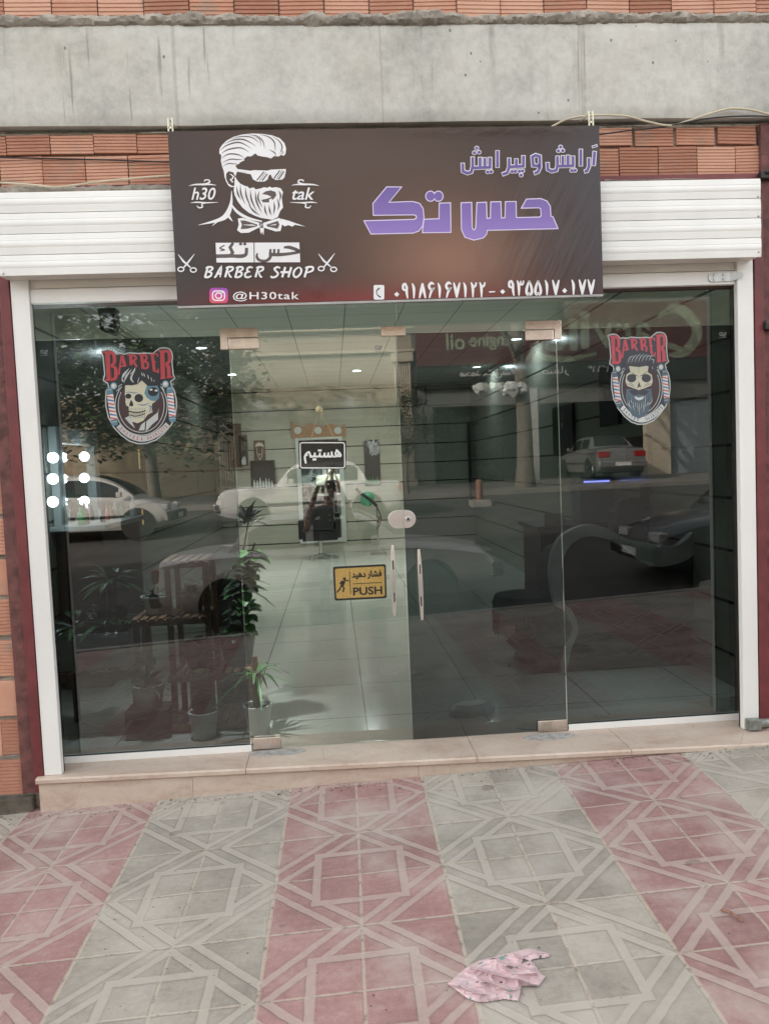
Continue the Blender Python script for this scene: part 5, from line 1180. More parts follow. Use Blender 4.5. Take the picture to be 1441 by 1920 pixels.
def dryer_stand():
    t = thing('dryer_stand', 'floor stand with a green hood dryer and black cord, right of the barber chair', 'dryer', (.42, 10.4, 0)); x, y = .42, 10.4
    mb = MB(); mb.lathe([(.17, 0), (.17, .02), (.03, .05), (.018, .06), (.018, .95)], (x, y, 0), 20); mb.build('stand', M_SILV, t, smooth=True)
    mb = MB(); c = Vector((.24, 10.35, 1.09)); mb.lathe([(.03, -.15), (.10, -.13), (.13, -.02), (.12, .08), (.08, .13), (0, .14)], c, 18, 0, Matrix.Rotation(.25, 3, 'Y')); mb.build('hood', mat('green_plastic', (.07, .30, .18), .35, var=.25), t, smooth=True)
    mb = MB(); mb.tube(spline([(.40, 10.28, .95), (.30, 10.15, 1.05), (.12, 10.1, 1.2), (.02, 10.1, 1.3)], 5), .03, 10); mb.tube(spline([(.4, 10.25, .95), (.48, 10.2, .7), (.40, 10.2, .5), (.45, 10.2, .75)], 6), .012, 8); mb.build('nozzle_and_cord', M_BLACK, t)
dryer_stand()
# ---- vanity on the left wall
def vanity():
    X = RX0+.02; a, b = PX(80, 800, X), PX(175, 985, X); y0, y1 = PX(92, 800, X).y, PX(172, 812, X).y; z0, z1 = 1.10, PX(150, 808, X).z
    t = thing('vanity_mirror', 'white framed vanity mirror edged with glowing round bulbs on the left wall', 'mirror', (X, (y0+y1)/2, z0)); w = .13
    mb = MB(); mb.box(X-.015, y0, z0, X+.05, y0+w, z1); mb.box(X-.015, y1-w, z0, X+.05, y1, z1); mb.box(X-.015, y0+w+.0005, z1-w, X+.05, y1-w-.0005, z1); mb.box(X-.015, y0+w+.0005, z0, X+.05, y1-w-.0005, z0+w); mb.build('frame', M_WFR, t, bev=.004)
    mb = MB(); mb.quad((X+.01, y0+w, z0+w), (X+.01, y1-w, z0+w), (X+.01, y1-w, z1-w), (X+.01, y0+w, z1-w)); mb.build('mirror_glass', M_MIR, t, fix=False)
    for px in (99, 158):
        for py in (856, 896, 939):
            c = PX(px, py+(2 if px < 120 else 0), X+.10); mb = MB(); mb.ball(c, .040, 14); bl = mb.build('bulb', M_BULB, t, smooth=True)
            mb = MB(); mb.tube([c-Vector((.048, 0, 0)), c-Vector((.030, 0, 0))], .02, 10); mb.build('socket', M_SILV, bl)
    ct = thing('counter', 'white counter under the lit vanity mirror', 'counter', (X, (y0+y1)/2, 0)); mb = MB(); zc = PX(140, 992, X+.3).z; mb.box(X-.015, y0-.1, zc-.04, X+.42, y1+.15, zc); mb.build('worktop', M_WFR, ct, bev=.004); mb = MB(); mb.box(X-.01, y0, 0, X+.36, y1+.1, zc-.0405); mb.build('cabinet', M_DWOOD, ct)
    random.seed(11); cols = [mat('amber_bottle', (.30, .17, .05), .3), mat('green_tube', (.05, .38, .12), .35), mat('white_jar', (.6, .6, .58), .4), M_BLACK, mat('red_box', (.35, .05, .06), .5)]
    names = ['amber', 'green', 'white', 'black', 'red']
    for k in range(13):
        q = k/12; y = y0+.02+(y1-y0-.04)*q; x = X+.12+random.uniform(-.03, .22); h = random.uniform(.07, .19); c = [1, 0, 2, 3, 0, 2, 4, 3, 2, 0, 2, 1, 2][k]; r = random.uniform(.018, .032)
        mb = MB(); mb.lathe([(r, 0), (r*1.05, .008), (r*1.05, h*.62), (r*.45, h*.76), (r*.45, h), (0, h)], (x, y, zc+.0005), 12)
        tag(mb.build('bottle', cols[c], smooth=True), 'small %s toiletry bottle on the counter below the lit mirror' % names[c], 'bottle', 'toiletries under the lit mirror, ' + names[c])
    p0, p1 = PX(258, 842, X+.02), PX(263, 985, X+.02)
    mb = MB(); mb.tube([(X+.03, p0.y, p0.z), (X+.03, p0.y, p0.z-.22)], .008, 8); mb.tube([(X+.03, p0.y, p1.z+.18), (X+.03, p0.y, p1.z)], .008, 8); tag(mb.build('light_strip', emat('amber_led', (1., .60, .25), .4)), 'thin vertical amber light strip on the left wall', 'light strip')
vanity()
# ---- plants behind the left pane
def leaf(mb, base, d, up, L, w, droop=.25, n=4, fold=.25):
    d = Vector(d).normalized(); s = d.cross(Vector(up))
    if s.length < 1e-3: s = Vector((1, 0, 0))
    s.normalize(); u = s.cross(d); b = len(mb.v); mb.tone = random.random()
    for i in range(n+1):
        q = i/n; p = Vector(base)+d*(L*q)-Vector((0, 0, droop*L*q*q)); ww = w*(sin(pi*min(.98, q*.93+.05))**.8)
        mb.v += [tuple(p-s*ww+u*ww*fold), tuple(p), tuple(p+s*ww+u*ww*fold)]
    for i in range(n):
        a = b+3*i; mb.face([a, a+1, a+4, a+3]); mb.face([a+1, a+2, a+5, a+4])
def pot(root, c, r0, r1, h, m, name='pot'):
    mb = MB(); mb.lathe([(r0, 0), (r1, h*.9), (r1*1.07, h*.9), (r1*1.07, h), (r1*.93, h), (r1*.90, h*.86)], c, 24); mb.build(name, m, root, smooth=True)
    mb = MB(); mb.lathe([(r1*.905, h*.86), (0, h*.89)], c, 20); mb.build('soil', M_SOIL, root)
def rosette(root, c, n, L, w, m, el=(.1, 1.2), droop=.45):
    mb = MB()
    for k in range(n):
        a = random.uniform(0, 2*pi); e = random.uniform(*el); leaf(mb, c, (cos(a)*cos(e), sin(a)*cos(e), sin(e)), (0, 0, 1), L*random.uniform(.7, 1.1), w, droop, 6)
    mb.build('leaves', m, root, fix=False)
def stem_plant(root, c, h, n, L, w, m, lean=(0, 0)):
    mb = MB(); pts = [Vector(c)+Vector((lean[0]*q+.02*sin(q*7), lean[1]*q, h*q)) for q in [i/8 for i in range(9)]]; mb.tube(pts, [.012*(1-.5*i/8) for i in range(9)], 7); mb.build('stem', M_DWOOD, root)
    mb = MB()
    for k in range(n):
        q = .12+.88*k/n; p = pts[min(8, int(q*8))]; a = k*2.4+random.uniform(-.4, .4); e = random.uniform(-.2, .7); leaf(mb, p+Vector((0, 0, random.uniform(-.03, .03))), (cos(a)*cos(e), sin(a)*cos(e), sin(e)), (0, 0, 1), L*random.uniform(.75, 1.15), w*random.uniform(.8, 1.1), .35)
    mb.build('leaves', m, root, fix=False)
random.seed(21)
def plant_stand():
    t = thing('plant_stand', 'stepped pine plant stand with slatted shelves behind the left smoked pane', 'plant stand', (-1.38, .78, 0))
    ups = [(-1.50, .62, 1.10), (-1.50, .93, 1.10), (-1.255, .62, 1.12), (-1.255, .93, 1.12), (-1.0, .62, .40), (-1.0, .93, .40), (-1.72, .93, .76), (-1.72, .62, .76)]
    for x, y, h in ups: mb = MB(); mb.box(x-.018, y-.018, 0, x+.018, y+.018, h); mb.build('upright', M_WOOD, t, bev=.003)
    for x0, x1, z in ((-1.53, -1.23, 1.125), (-1.74, -1.24, .755), (-1.53, -.985, .375), (-1.53, -.98, .05)):
        mb = MB(); n = int((x1-x0)/.055)
        for k in range(n): x = x0+(x1-x0)*k/n; mb.box(x, .58, z+.0005, x+.036, .97, z+.014)
        for y in (.60, .952): mb.box(x0, y-.012, z-.035, x1, y+.012, z)
        mb.build('shelf', M_WOOD, t)
    b = thing('bench', 'low slatted wooden bench carrying a ribbed planter at the far left', 'bench', (-1.98, .80, 0)); mb = MB()
    for k in range(8): x = -2.3+.075*k; mb.box(x, .60, .42, x+.055, 1.02, .436)
    mb.box(-2.3, .62, .37, -1.70, .645, .4195); mb.box(-2.3, .975, .37, -1.70, 1.0, .4195); mb.build('slats', M_DWOOD, b)
    for x, y in ((-2.26, .63), (-1.75, .63), (-2.26, .99), (-1.75, .99)): mb = MB(); mb.box(x-.02, y-.0115, 0, x+.02, y+.0115, .3695); mb.build('leg', M_DWOOD, b)
plant_stand()
def potted(name, label, c, r0, r1, h, pm): 
    t = thing(name, label, 'potted plant', c); pot(t, c, r0, r1, h, pm); return t
t = potted('spider_plant', 'spider plant with long arching leaves in a white pot beside the clear door', (-.95, .50, 0), .068, .088, .19, M_WPOT)
mb = MB(); mb.tube([(-.95, .50, .15), (-.95, .50, .40)], .03, 9); mb.build('stem', M_DWOOD, t, smooth=True); rosette(t, (-.95, .50, .38), 22, .30, .012, M_LEAF2, (-.05, .8), .55)
t = potted('rubber_plant', 'tall glossy leaved plant in a dark pot seen through the edge of the clear door', (-1.10, .82, .39), .09, .125, .21, M_GPOT); stem_plant(t, (-1.10, .82, .55),   .66, 90, .14, .058, M_LEAF2, (.14, 0))
t = potted('croton_plant', 'spiky blue green plant rising above the tall glossy plant', (-1.16, 1.16, .001), .12, .15, .3, M_GPOT); stem_plant(t, (-1.16, 1.16, .25), 1.10, 34, .02, .004, M_LEAF3, (.13, 0)); rosette(t, (-1.03, 1.16, 1.33), 26, .24, .026, M_LEAF3, (-.1, 1.3), .3)
t = potted('potted_cactus', 'dark columnar cactus in a white pot at the foot of the plant stand', (-1.30, .50, 0), .075, .09, .17, M_WPOT)
mb = MB(); mb.lathe([(.055, .14), (.075, .22), (.075, .36), (.05, .43), (0, .45)], (-1.30, .50, 0), 14); mb.build('stem', M_LEAF, t, smooth=True)
t = potted('potted_plant', 'small bushy plant in a white pot on the top left shelf of the stand', (-1.62, .78, .772), .065, .095, .12, M_WPOT); rosette(t, (-1.62, .78, .87), 26, .12, .018, M_LEAF, (.1, 1.3), .3)
t = potted('potted_plant', 'round leaved plant in a grey pot in the middle of the stand', (-1.38, .78, .772), .06, .08, .13, M_GPOT); rosette(t, (-1.38, .78, .87), 26, .15, .03, M_LEAF, (.2, 1.4), .3)
t = potted('potted_plant', 'fern like plant spilling from a white pot on the lower left shelf', (-1.66, .60, .19), .075, .10, .15, M_WPOT); rosette(t, (-1.66, .60, .33), 60, .20, .009, M_LEAF, (.0, 1.3), .4)
mb = MB(); mb.box(-1.80, .50, .0, -1.52, .70, .189); tag(mb.build('plant_box', M_DWOOD, bev=.004), 'dark wooden box under the fern pot', 'box')
t = potted('potted_plant', 'trailing plant in a grey pot on the low shelf of the stand', (-1.36, .78, .392), .07, .10, .17, M_GPOT); rosette(t, (-1.36, .78, .53), 24, .13, .03, M_LEAF, (.1, 1.2), .4)
def planter():
    t = thing('ribbed_planter', 'white ribbed planter full of spiky plants on the dark bench at far left', 'planter', (-2.0, .8, .437)); x0, x1, y0, y1 = -2.24, -1.78, .66, .94; mb = MB()
    for k in range(8):
        z = .4375+.030*k; e = .012*k/7; mb.box(x0-e, y0-e, z+.0005, x1+e, y1+e, z+.0275)
        mb.box(x0-e+.006, y0-e+.006, z+.0276, x1+e-.006, y1+e-.006, z+.0304)
    mb.build('trough', M_WPOT, t, bev=.002); mb = MB(); mb.box(x0+.02, y0+.02, .678, x1-.02, y1-.02, .686); mb.build('soil', M_SOIL, t)
    for x in (-2.15, -1.98, -1.85): rosette(t, (x, .8, .69), 22, .33, .022, M_LEAF, (.25, 1.35), .5)
    mb = MB(); mb.tube([(-1.93, .85, .68), (-1.93, .85, 1.0)], .03, 8); mb.build('stem', M_DWOOD, t); rosette(t, (-1.93, .85, 1.0), 34, .24, .025, M_LEAF, (-.2, 1.2), .4)
planter()
def palm():
    t = potted('palm_plant', 'feathery potted palm on the floor left of the barber chair area', (-1.75, 4.2, 0), .13, .17, .3, M_GPOT); rosette(t, (-1.75, 4.2, .3), 30, .9, .03, M_LEAF, (.5, 1.4), .6)
palm()
# ---- sofa, stool, counter with tank behind the right panes
def sofa():
    Y = 1.45; P = lambda px, py: (PY(px, py, Y).x, PY(px, py, Y).z)
    t = thing('chaise_sofa', 'dark buttoned chaise sofa with a pale serpentine frame behind the right pane', 'sofa', (1.8, 1.9, 0))
    outer = [P(*p) for p in [(1050, 1262), (1056, 1215), (1070, 1180), (1058, 1146), (1038, 1131), (1029, 1067), (1040, 1021), (1061, 997), (1101, 983), (1138, 991), (1171, 1009), (1214, 1018), (1262, 1024), (1294, 1000), (1318, 975)]]
    inner = [P(*p) for p in [(1061, 1262), (1068, 1218), (1082, 1180), (1070, 1144), (1056, 1128), (1052, 1067), (1060, 1032), (1080, 1012), (1104, 1005), (1138, 1012), (1171, 1031), (1199, 1053), (1236, 1062), (1290, 1046), (1324, 1000)]]
    so_, si = [(v.x, v.y) for v in spline([(a, b, 0) for a, b in outer], 5)], [(v.x, v.y) for v in spline([(a, b, 0) for a, b in inner], 5)]
    trim = mat('pale_carved_frame', (.58, .56, .50), .45, var=.1); mb = MB()
    for y0, y1 in ((1.42, 1.50),):
        n = len(so_); b = len(mb.v)
        for (a, c) in zip(so_, si):
            mb.v += [(a[0], y0, a[1]), (c[0], y0, c[1]), (c[0], y1, c[1]), (a[0], y1, a[1])]
        for i in range(n-1):
            for k in range(4): mb.face([b+4*i+k, b+4*i+(k+1) % 4, b+4*i+4+(k+1) % 4, b+4*i+4+k])
        mb.face([b, b+1, b+2, b+3]); mb.face([b+4*n-1, b+4*n-2, b+4*n-3, b+4*n-4])
    mb.build('carved_frame', trim, t, bev=.004)
    fab = mat('dark_brown_velvet', (.022, .014, .012), .75, var=.3, scale=4, sheen=.15)
    k0 = 22; pts = [(1.06, .12)]+[(x, z-.005) for x, z in si if z > .35 and x > 1.0][2:]+[(2.36, .12)]
    mb = MB(); mb.prism(pts, lambda u, v: Vector((u, 1.44, v)), lambda u, v: Vector((u, 2.2, v*.9))); mb.build('seat', fab, t)
    B = lambda px, py: (PY(px, py, 2.25).x, PY(px, py, 2.25).z)
    top = [B(*p) for p in [(1150, 958), (1166, 935), (1190, 930), (1220, 945), (1226, 922), (1248, 918), (1268, 928), (1274, 905), (1287, 900), (1298, 912), (1305, 928), (1340, 928), (1376, 940)]]
    top = [(min(2.40, x), z) for x, z in top]
    mb = MB(); mb.prism([(top[0][0], .3)]+top+[(2.40, .3)], lambda u, v: Vector((u, 2.22, v)), lambda u, v: Vector((u, 2.42, v-.02))); bk = mb.build('backrest', fab, t, bev=.02)
    mb = MB()
    for px, py in ((1250, 960), (1260, 963), (1239, 972), (1250, 976), (1261, 979), (1242, 988), (1252, 996), (1262, 1000), (1240, 1004), (1228, 984), (1275, 985)):
        x, z = B(px, py); mb.ball((min(2.36, x), 2.218, z), .007, 6)
    mb.build('tufting_button', mat('glass_button', (.5, .48, .45), .2, metal=.5), bk)
    mb = MB(); mb.tube([(2.3, 1.5, 0), (2.3, 1.5, .12)], .03, 8); mb.tube([(2.3, 2.1, 0), (2.3, 2.1, .12)], .03, 8); mb.tube([(1.25, 2.1, 0), (1.25, 2.1, .12)], .03, 8); mb.build('leg', M_DWOOD, t)
sofa()
def stool():
    c = (1.17, 1.95, 0); t = thing('footstool', 'round fringed footstool with a carved brown leg in front of the sofa', 'stool', c)
    mb = MB(); mb.lathe([(.24, .40), (.26, .42), (.265, .50), (.24, .56), (.12, .585), (0, .59)], c, 28); mb.build('cushion', mat('grey_teal_cloth', (.10, .13, .12), .85, var=.2), t, smooth=True)
    mb = MB()
    for k in range(90): a = 2*pi*k/90; mb.box(c[0]+.262*cos(a)-.004, c[1]+.262*sin(a)-.004, .24+random.uniform(-.02, .02), c[0]+.262*cos(a)+.004, c[1]+.262*sin(a)+.004, .43)
    mb.build('fringe', mat('brown_fringe', (.06, .035, .025), .9, var=.3), t)
    mb = MB(); mb.lathe([(.02, .0), (.10, .015), (.09, .05), (.05, .12), (.06, .2), (.09, .3), (.2, .40)], c, 16); mb.build('leg', mat('red_brown_wood', (.10, .035, .025), .5, var=.3), t, smooth=True)
stool()
def desk():
    t = thing('reception_desk', 'dark reception desk at the right wall carrying a blue lit water tank', 'desk', (2.0, 3.3, 0)); zc = 1.04
    mb = MB(); mb.box(1.62, 3.0, .0, 2.40, 3.7, zc-.04); mb.build('body', M_DWOOD, t); mb = MB(); mb.box(1.58, 2.96, zc-.0395, 2.41, 3.75, zc); mb.build('top', M_BLACK, t, bev=.004)
    a, b = PY(1086, 895, 3.1), PY(1150, 958, 3.1); q = thing('water_tank', 'pale blue water tank with a violet light line and steel tap on the desk', 'water tank', ((a.x+b.x)/2, 3.2, zc))
    mb = MB(); mb.box(a.x, 3.1, zc+.0005, b.x, 3.4, a.z); mb.build('tank', mat('pale_teal_plastic', (.22, .33, .36), .35, var=.15, scale=3), q, bev=.02)
    c = PY(1118, 902, 3.095); mb = MB(); mb.box(c.x-.13, 3.088, c.z-.010, c.x+.13, 3.0995, c.z+.004); mb.build('light_line', emat('violet_led', (.35, .33, 1.), 1.6), q)
    c = PY(1112, 890, 3.2); mb = MB(); mb.tube([(c.x, 3.2, a.z), (c.x, 3.2, a.z+.10)], .022, 12); mb.tube([(c.x-.06, 3.2, a.z), (c.x-.06, 3.2, a.z+.08), (c.x, 3.2, a.z+.12)], .015, 10); mb.build('tap', M_SILV, q, smooth=True)
    mb = MB(); p = PY(1062, 950, 3.0); mb.box(1.66, 2.99, zc+.0005, 1.86, 3.004, zc+.12); tag(mb.build('paper_notice', mat('pale_card', (.40, .42, .42), .6)), 'pale card standing on the left end of the reception desk', 'card')
desk()
def wall_cabinet():
    X = RX1-.002
    for (p, lb) in (((1128, 690, 1166, 795), 'tall black display cabinet hanging on the right wall'), ((1040, 765, 1080, 850), 'large dark portrait of a man in a jacket hanging on the right wall'), ((1178, 820, 1222, 868), 'dark red brown picture hanging low on the right wall')):
        a, b = PX(p[0], p[1], X), PX(p[2], p[3], X); y0, y1 = sorted((a.y, b.y)); zm = (a.z+b.z)/2; h = abs(a.z-b.z)*.5; t = thing('wall_picture' if 'cabinet' not in lb else 'display_cabinet', lb, 'picture' if 'cabinet' not in lb else 'cabinet', (X, (y0+y1)/2, zm-h))
        mb = MB(); mb.box(X-.04, y0, zm-h, X, y1, zm+h); mb.build('panel', M_BLACK if 'red' not in lb else mat('red_brown_print', (.09, .03, .025), .6, var=.4), t, bev=.004)
        if 'portrait' in lb:
            A = Art(lambda u, v, l: (X-.041-l, y1-(y1-y0)*u, zm+h-2*h*v), .0003); A.ell(.5, .22, .13, .13, 0); A.poly([(.1, 1), (.15, .5), (.4, .36), (.6, .36), (.85, .5), (.9, 1)], 1); A.poly([(.40, .36), (.5, .5), (.6, .36)], 2); A.mb.build('print', [mat('portrait_skin', (.12, .08, .06), .6), mat('portrait_jacket', (.025, .03, .028), .6), mat('portrait_collar', (.25, .25, .24), .6)], t)
wall_cabinet()
mb = MB(); c = Vector((.46, .62, .001))
pts = [(-.15, -.02), (-.05, .07), (.10, .10), (.17, .02), (.10, -.06), (-.03, -.09), (-.13, -.07)]
for i in range(1):
    n = len(pts); top = []
    for q, s in ((0, 1.), (.5, .96), (1., .72)):
        for k, (u, v) in enumerate(pts): mb.v.append((c.x+u*s+.01*noise.noise((k, q*3, 1)), c.y+v*s, c.z+.075*q+.015*noise.noise((k*1.7, q, 4))*(q > 0)))
    for j in range(2):
        for k in range(n): mb.face([j*n+k, j*n+(k+1) % n, (j+1)*n+(k+1) % n, (j+1)*n+k])
    mb.face([2*n+k for k in range(n)])
tag(mb.build('plastic_bag', mat('crumpled_white_plastic', (.78, .82, .82), .3, var=.15, bump=.8, bscale=14)), 'crumpled white plastic bag lying on the shop floor behind the right door', 'bag')
# ================================================================ the street the glass mirrors
M_TYRE = mat('tyre_rubber', (.018, .018, .018), .8); M_RIM = mat('alloy_rim', (.38, .38, .39), .35, metal=.8); M_CGLASS = mat('car_window_glass', (.010, .013, .014), .05, var=.1, coat=.3, rvar=.02); M_TRIM = mat('black_trim', (.015, .015, .015), .6)
M_RLIGHT = mat('red_lens', (.28, .012, .014), .2); M_CLENS = mat('clear_lens', (.45, .47, .48), .15); M_PLATE = mat('number_plate_white', (.6, .6, .58), .5)
def paint(name, col, metal=.35, rough=.32): return mat(name, col, rough, metal=metal, var=.06, coat=.5)
def interp(tab, x):
    if x <= tab[0][0]: return tab[0][1]
    for (a, u), (b, v) in zip(tab, tab[1:]):
        if x <= b: return u+(v-u)*(x-a)/(b-a)
    return tab[-1][1]
def car(name, label, cat, pm, L=4.45, Wd=1.70, belt=None, roof=None, cab=None, wb=(-1.32, 1.33), box=False, wr=.30):
    """x forward, origin on the ground under the middle"""
    t = thing(name, label, cat); h = L/2; w = Wd/2
    belt = belt or [(-h, .62), (-h+.03, .93), (-h+.5, .985), (-1.15, .99), (.0, .93), (.95, .92), (1.6, .84), (h-.12, .72), (h, .52)]
    cab = cab or (-1.28, -.72, .30, 1.02); rz_ = roof or 1.40
    wid = lambda x: w*(1-.10*max(0, (abs(x)-h+.75)/.75)**2)
    low = lambda x: .20+.12*max(0, (abs(x)-h+.5)/.5)**2
    mb = MB(); N = 44; R = 11
    for i in range(N+1):
        x = -h+L*i/N; zb, zt, ww = low(x), interp(belt, x), wid(x)
        half = [(0, zb), (ww*.9, zb), (ww*.97, zb+.10), (ww, zb+.28*(zt-zb)), (ww, zb+.62*(zt-zb)), (ww*.965, zt-.05), (ww*.88, zt), (ww*.5, zt+.02), (0, zt+.03)]
        ring = half+[(-y, z) for y, z in half[-2:0:-1]]; R = len(ring)
        mb.v += [(x, y, z) for y, z in ring]
    for i in range(N):
        for k in range(R): mb.face([i*R+k, i*R+(k+1) % R, (i+1)*R+(k+1) % R, (i+1)*R+k])
    mb.face(list(range(R))[::-1]); mb.face([N*R+k for k in range(R)])
    # cabin
    xb0, xr0, xr1, xb1 = cab; b = len(mb.v); zr = rz_
    def sect(x):
        if x < xr0: q = (x-xb0)/(xr0-xb0)
        elif x > xr1: q = (xb1-x)/(xb1-xr1)
        else: q = 1
        q = max(0, min(1, q)); q = sin(q*pi/2)**.9; z0 = interp(belt, x)-.01; z = z0+(zr-.03*abs(x-(xr0+xr1)/2)-z0)*q
        return z0, z, w*.87, w*.87-(w*.20)*q
    M_ = 24
    for i in range(M_+1):
        x = xb0+(xb1-xb0)*i/M_; z0, z1, w0, w1 = sect(x)
        half = [(w0, z0), (w1+(w0-w1)*.08, z0+(z1-z0)*.92), (w1*.9, z1), (0, z1+.025)]
        ring = half+[(-y, z) for y, z in half[2::-1]]; mb.v += [(x, y, z) for y, z in ring]
    r = 7
    for i in range(M_):
        for k in range(r-1): mb.face([b+i*r+k, b+i*r+k+1, b+(i+1)*r+k+1, b+(i+1)*r+k])
    mb.build('body', pm, t, smooth=True)
    # glass, laid just outside the cabin skin
    def side(x, q, s, off=.006):
        z0, z1, w0, w1 = sect(x); return (x, s*(w0+(w1-w0)*q*.92+off), z0+(z1-z0)*q*.92)
    for s in (-1, 1):
        xm = (xr0+xr1)/2+.02
        for xa, xbb, qa, qb in ((xb0+.30*(xr0-xb0)+.12, xm-.05, None, None), (xm+.05, xb1-.30*(xb1-xr1)-.10, None, None)):
            mb = MB(); n = 10
            for i in range(n+1):
                x = xa+(xbb-xa)*i/n; z0, z1, _, _ = sect(x); mb.v += [side(x, .10, s), side(x, .90 if z1-z0 > .2 else .5, s)]
            for i in range(n): mb.face([2*i, 2*i+1, 2*i+3, 2*i+2])
            mb.build('side_window', M_CGLASS, t, fix=False)
    for nme, xa, xbb in (('windscreen', xb1-.03, xr1+.04), ('rear_window', xb0+.03, xr0-.04)):
        mb = MB(); n = 6
        for i in range(n+1):
            x = xa+(xbb-xa)*(.06+.88*i/n); z0, z1, w0, w1 = sect(x); dx = .012*(1 if xa > 0 else -1)
            mb.v += [(x+dx, -w1*.84, z1+.010), (x+dx, 0, z1+.034), (x+dx, w1*.84, z1+.010)]
        for i in range(n):
            for k in range(2): a = 3*i+k; mb.face([a, a+1, a+4, a+3])
        mb.build(nme, M_CGLASS, t, fix=False)
    RX = Matrix.Rotation(pi/2, 3, 'X')
    for x in wb:
        for s in (-1, 1):
            y = s*(w-.10); mb = MB(); mb.lathe([(wr*.62, -.09), (wr*.95, -.09), (wr, -.06), (wr, .06), (wr*.95, .09), (wr*.62, .09)], (x, y, wr), 26, 0, RX); wh = mb.build('wheel', M_TYRE, t, smooth=True)
            mb = MB(); yo = y+s*.088
            mb.lathe([(wr*.62, -.0), (wr*.55, .012), (0, .012)], (x, y+s*.06, wr), 22, 0, Matrix.Rotation(-s*pi/2, 3, 'X'))
            for k in range(8): a = 2*pi*k/8; mb.bar((x+.05*cos(a), yo, wr+.05*sin(a)), (x+wr*.58*cos(a), yo, wr+wr*.58*sin(a)), .045, .012, up=(0, 1, 0))
            mb.tube([(x, yo-.01*s, wr), (x, yo+.012*s, wr)], .06, 12); mb.build('rim', M_RIM, wh)
            mb = MB(); mb.lathe([(wr*1.22, -.0), (wr*1.22, .014), (wr*1.02, .014)], (x, s*(w-.006), wr+.02), 26, 0, Matrix.Rotation(-s*pi/2, 3, 'X')); mb.lathe([(wr*1.2, .0), (0, .0)], (x, s*(w-.002), wr+.02), 26, 0, Matrix.Rotation(-s*pi/2, 3, 'X')) if False else None
            mb.build('wheel_arch', M_TRIM, t)
    for s in (-1, 1):
        mb = MB(); y = s*w*.66; mb.box(h-.20, y-.20, .60, h-.055, y+.17, .735); mb.build('headlight', M_CLENS, t, bev=.02)
        mb = MB(); y = s*w*.70; mb.box(-h-.004, y-.19, .68, -h+.10, y+.18, .86); mb.build('taillight', M_RLIGHT, t, bev=.015)
        mb = MB(); mb.box(cab[3]-.42, s*(w-.02)-.09*(s < 0), interp(belt, .6)+.02, cab[3]-.30, s*(w-.02)+.09*(s > 0), interp(belt, .6)+.14); mb.build('door_mirror', pm, t, bev=.02)
        mb = MB(); mb.box(-.95, s*(w+.001)-.006, .47, 1.0, s*(w+.001)+.006, .53); mb.build('side_strip', M_TRIM, t)
    for x, s in ((h, 1), (-h, -1)):
        mb = MB(); a, b_ = sorted((x-.10*s, x+.075*s)); mb.box(a, -w*.92, .36, b_, w*.92, .56); bp = mb.build('bumper', M_TRIM if not box else M_RIM, t, bev=.04, seg=3)
        mb = MB(); a, b_ = sorted((x+.0755*s, x+.082*s)); mb.box(a, -.26, .40, b_, .26, .51); mb.build('number_plate', M_PLATE, t)
    return t
def put(t, x, y, ang, z=None, pitch=0):
    t.location = (x, y, rz(x, y) if z is None else z); t.rotation_euler = (0, pitch, ang)
c = car('parked_car', 'dusty silver saloon car parked along the kerb facing right', 'car', paint('dusty_silver_paint', (.74, .735, .72), .2, .38), L=4.5); put(c, -.50, -5.95, 0, pitch=-.043)
c = car('parked_car', 'white three box saloon car with upright windows, facing left across the street', 'car', paint('white_car_paint', (.56, .56, .55), 0, .3), L=4.35, Wd=1.62, box=True, cab=(-1.35, -1.0, .25, .78), roof=1.42,
        belt=[(-2.18, .60), (-2.15, .90), (-1.2, .95), (0, .93), (.8, .93), (1.6, .90), (2.05, .84), (2.18, .62)]); put(c, -.95, -13.9, pi, z=.42)
c = car('parked_car', 'white small hatchback with slanted headlights, facing right beyond the white saloon', 'car', paint('cream_white_paint', (.62, .61, .58), 0, .3), L=3.85, Wd=1.66, cab=(-1.86, -1.35, .15, 1.22), roof=1.43, wb=(-1.22, 1.22),
        belt=[(-1.93, .75), (-1.9, .98), (-1.0, .97), (0, .92), (.9, .90), (1.35, .84), (1.75, .70), (1.93, .5)]); put(c, -5.95, -13.2, 0, z=.33)
c = car('parked_car', 'white saloon car with red tail lights parked nose-in at the far shop', 'car', paint('plain_white_paint', (.15, .15, .147), 0, .3), L=4.4, box=True); put(c, 8.9, -21.6, -pi/2, z=1.0)
c = car('parked_car', 'blue grey saloon car at the near kerb on the right, facing left', 'car', paint('blue_grey_paint', (.075, .09, .105), .4, .35), L=4.4); put(c, 6.1, -5.95, pi, pitch=.043)
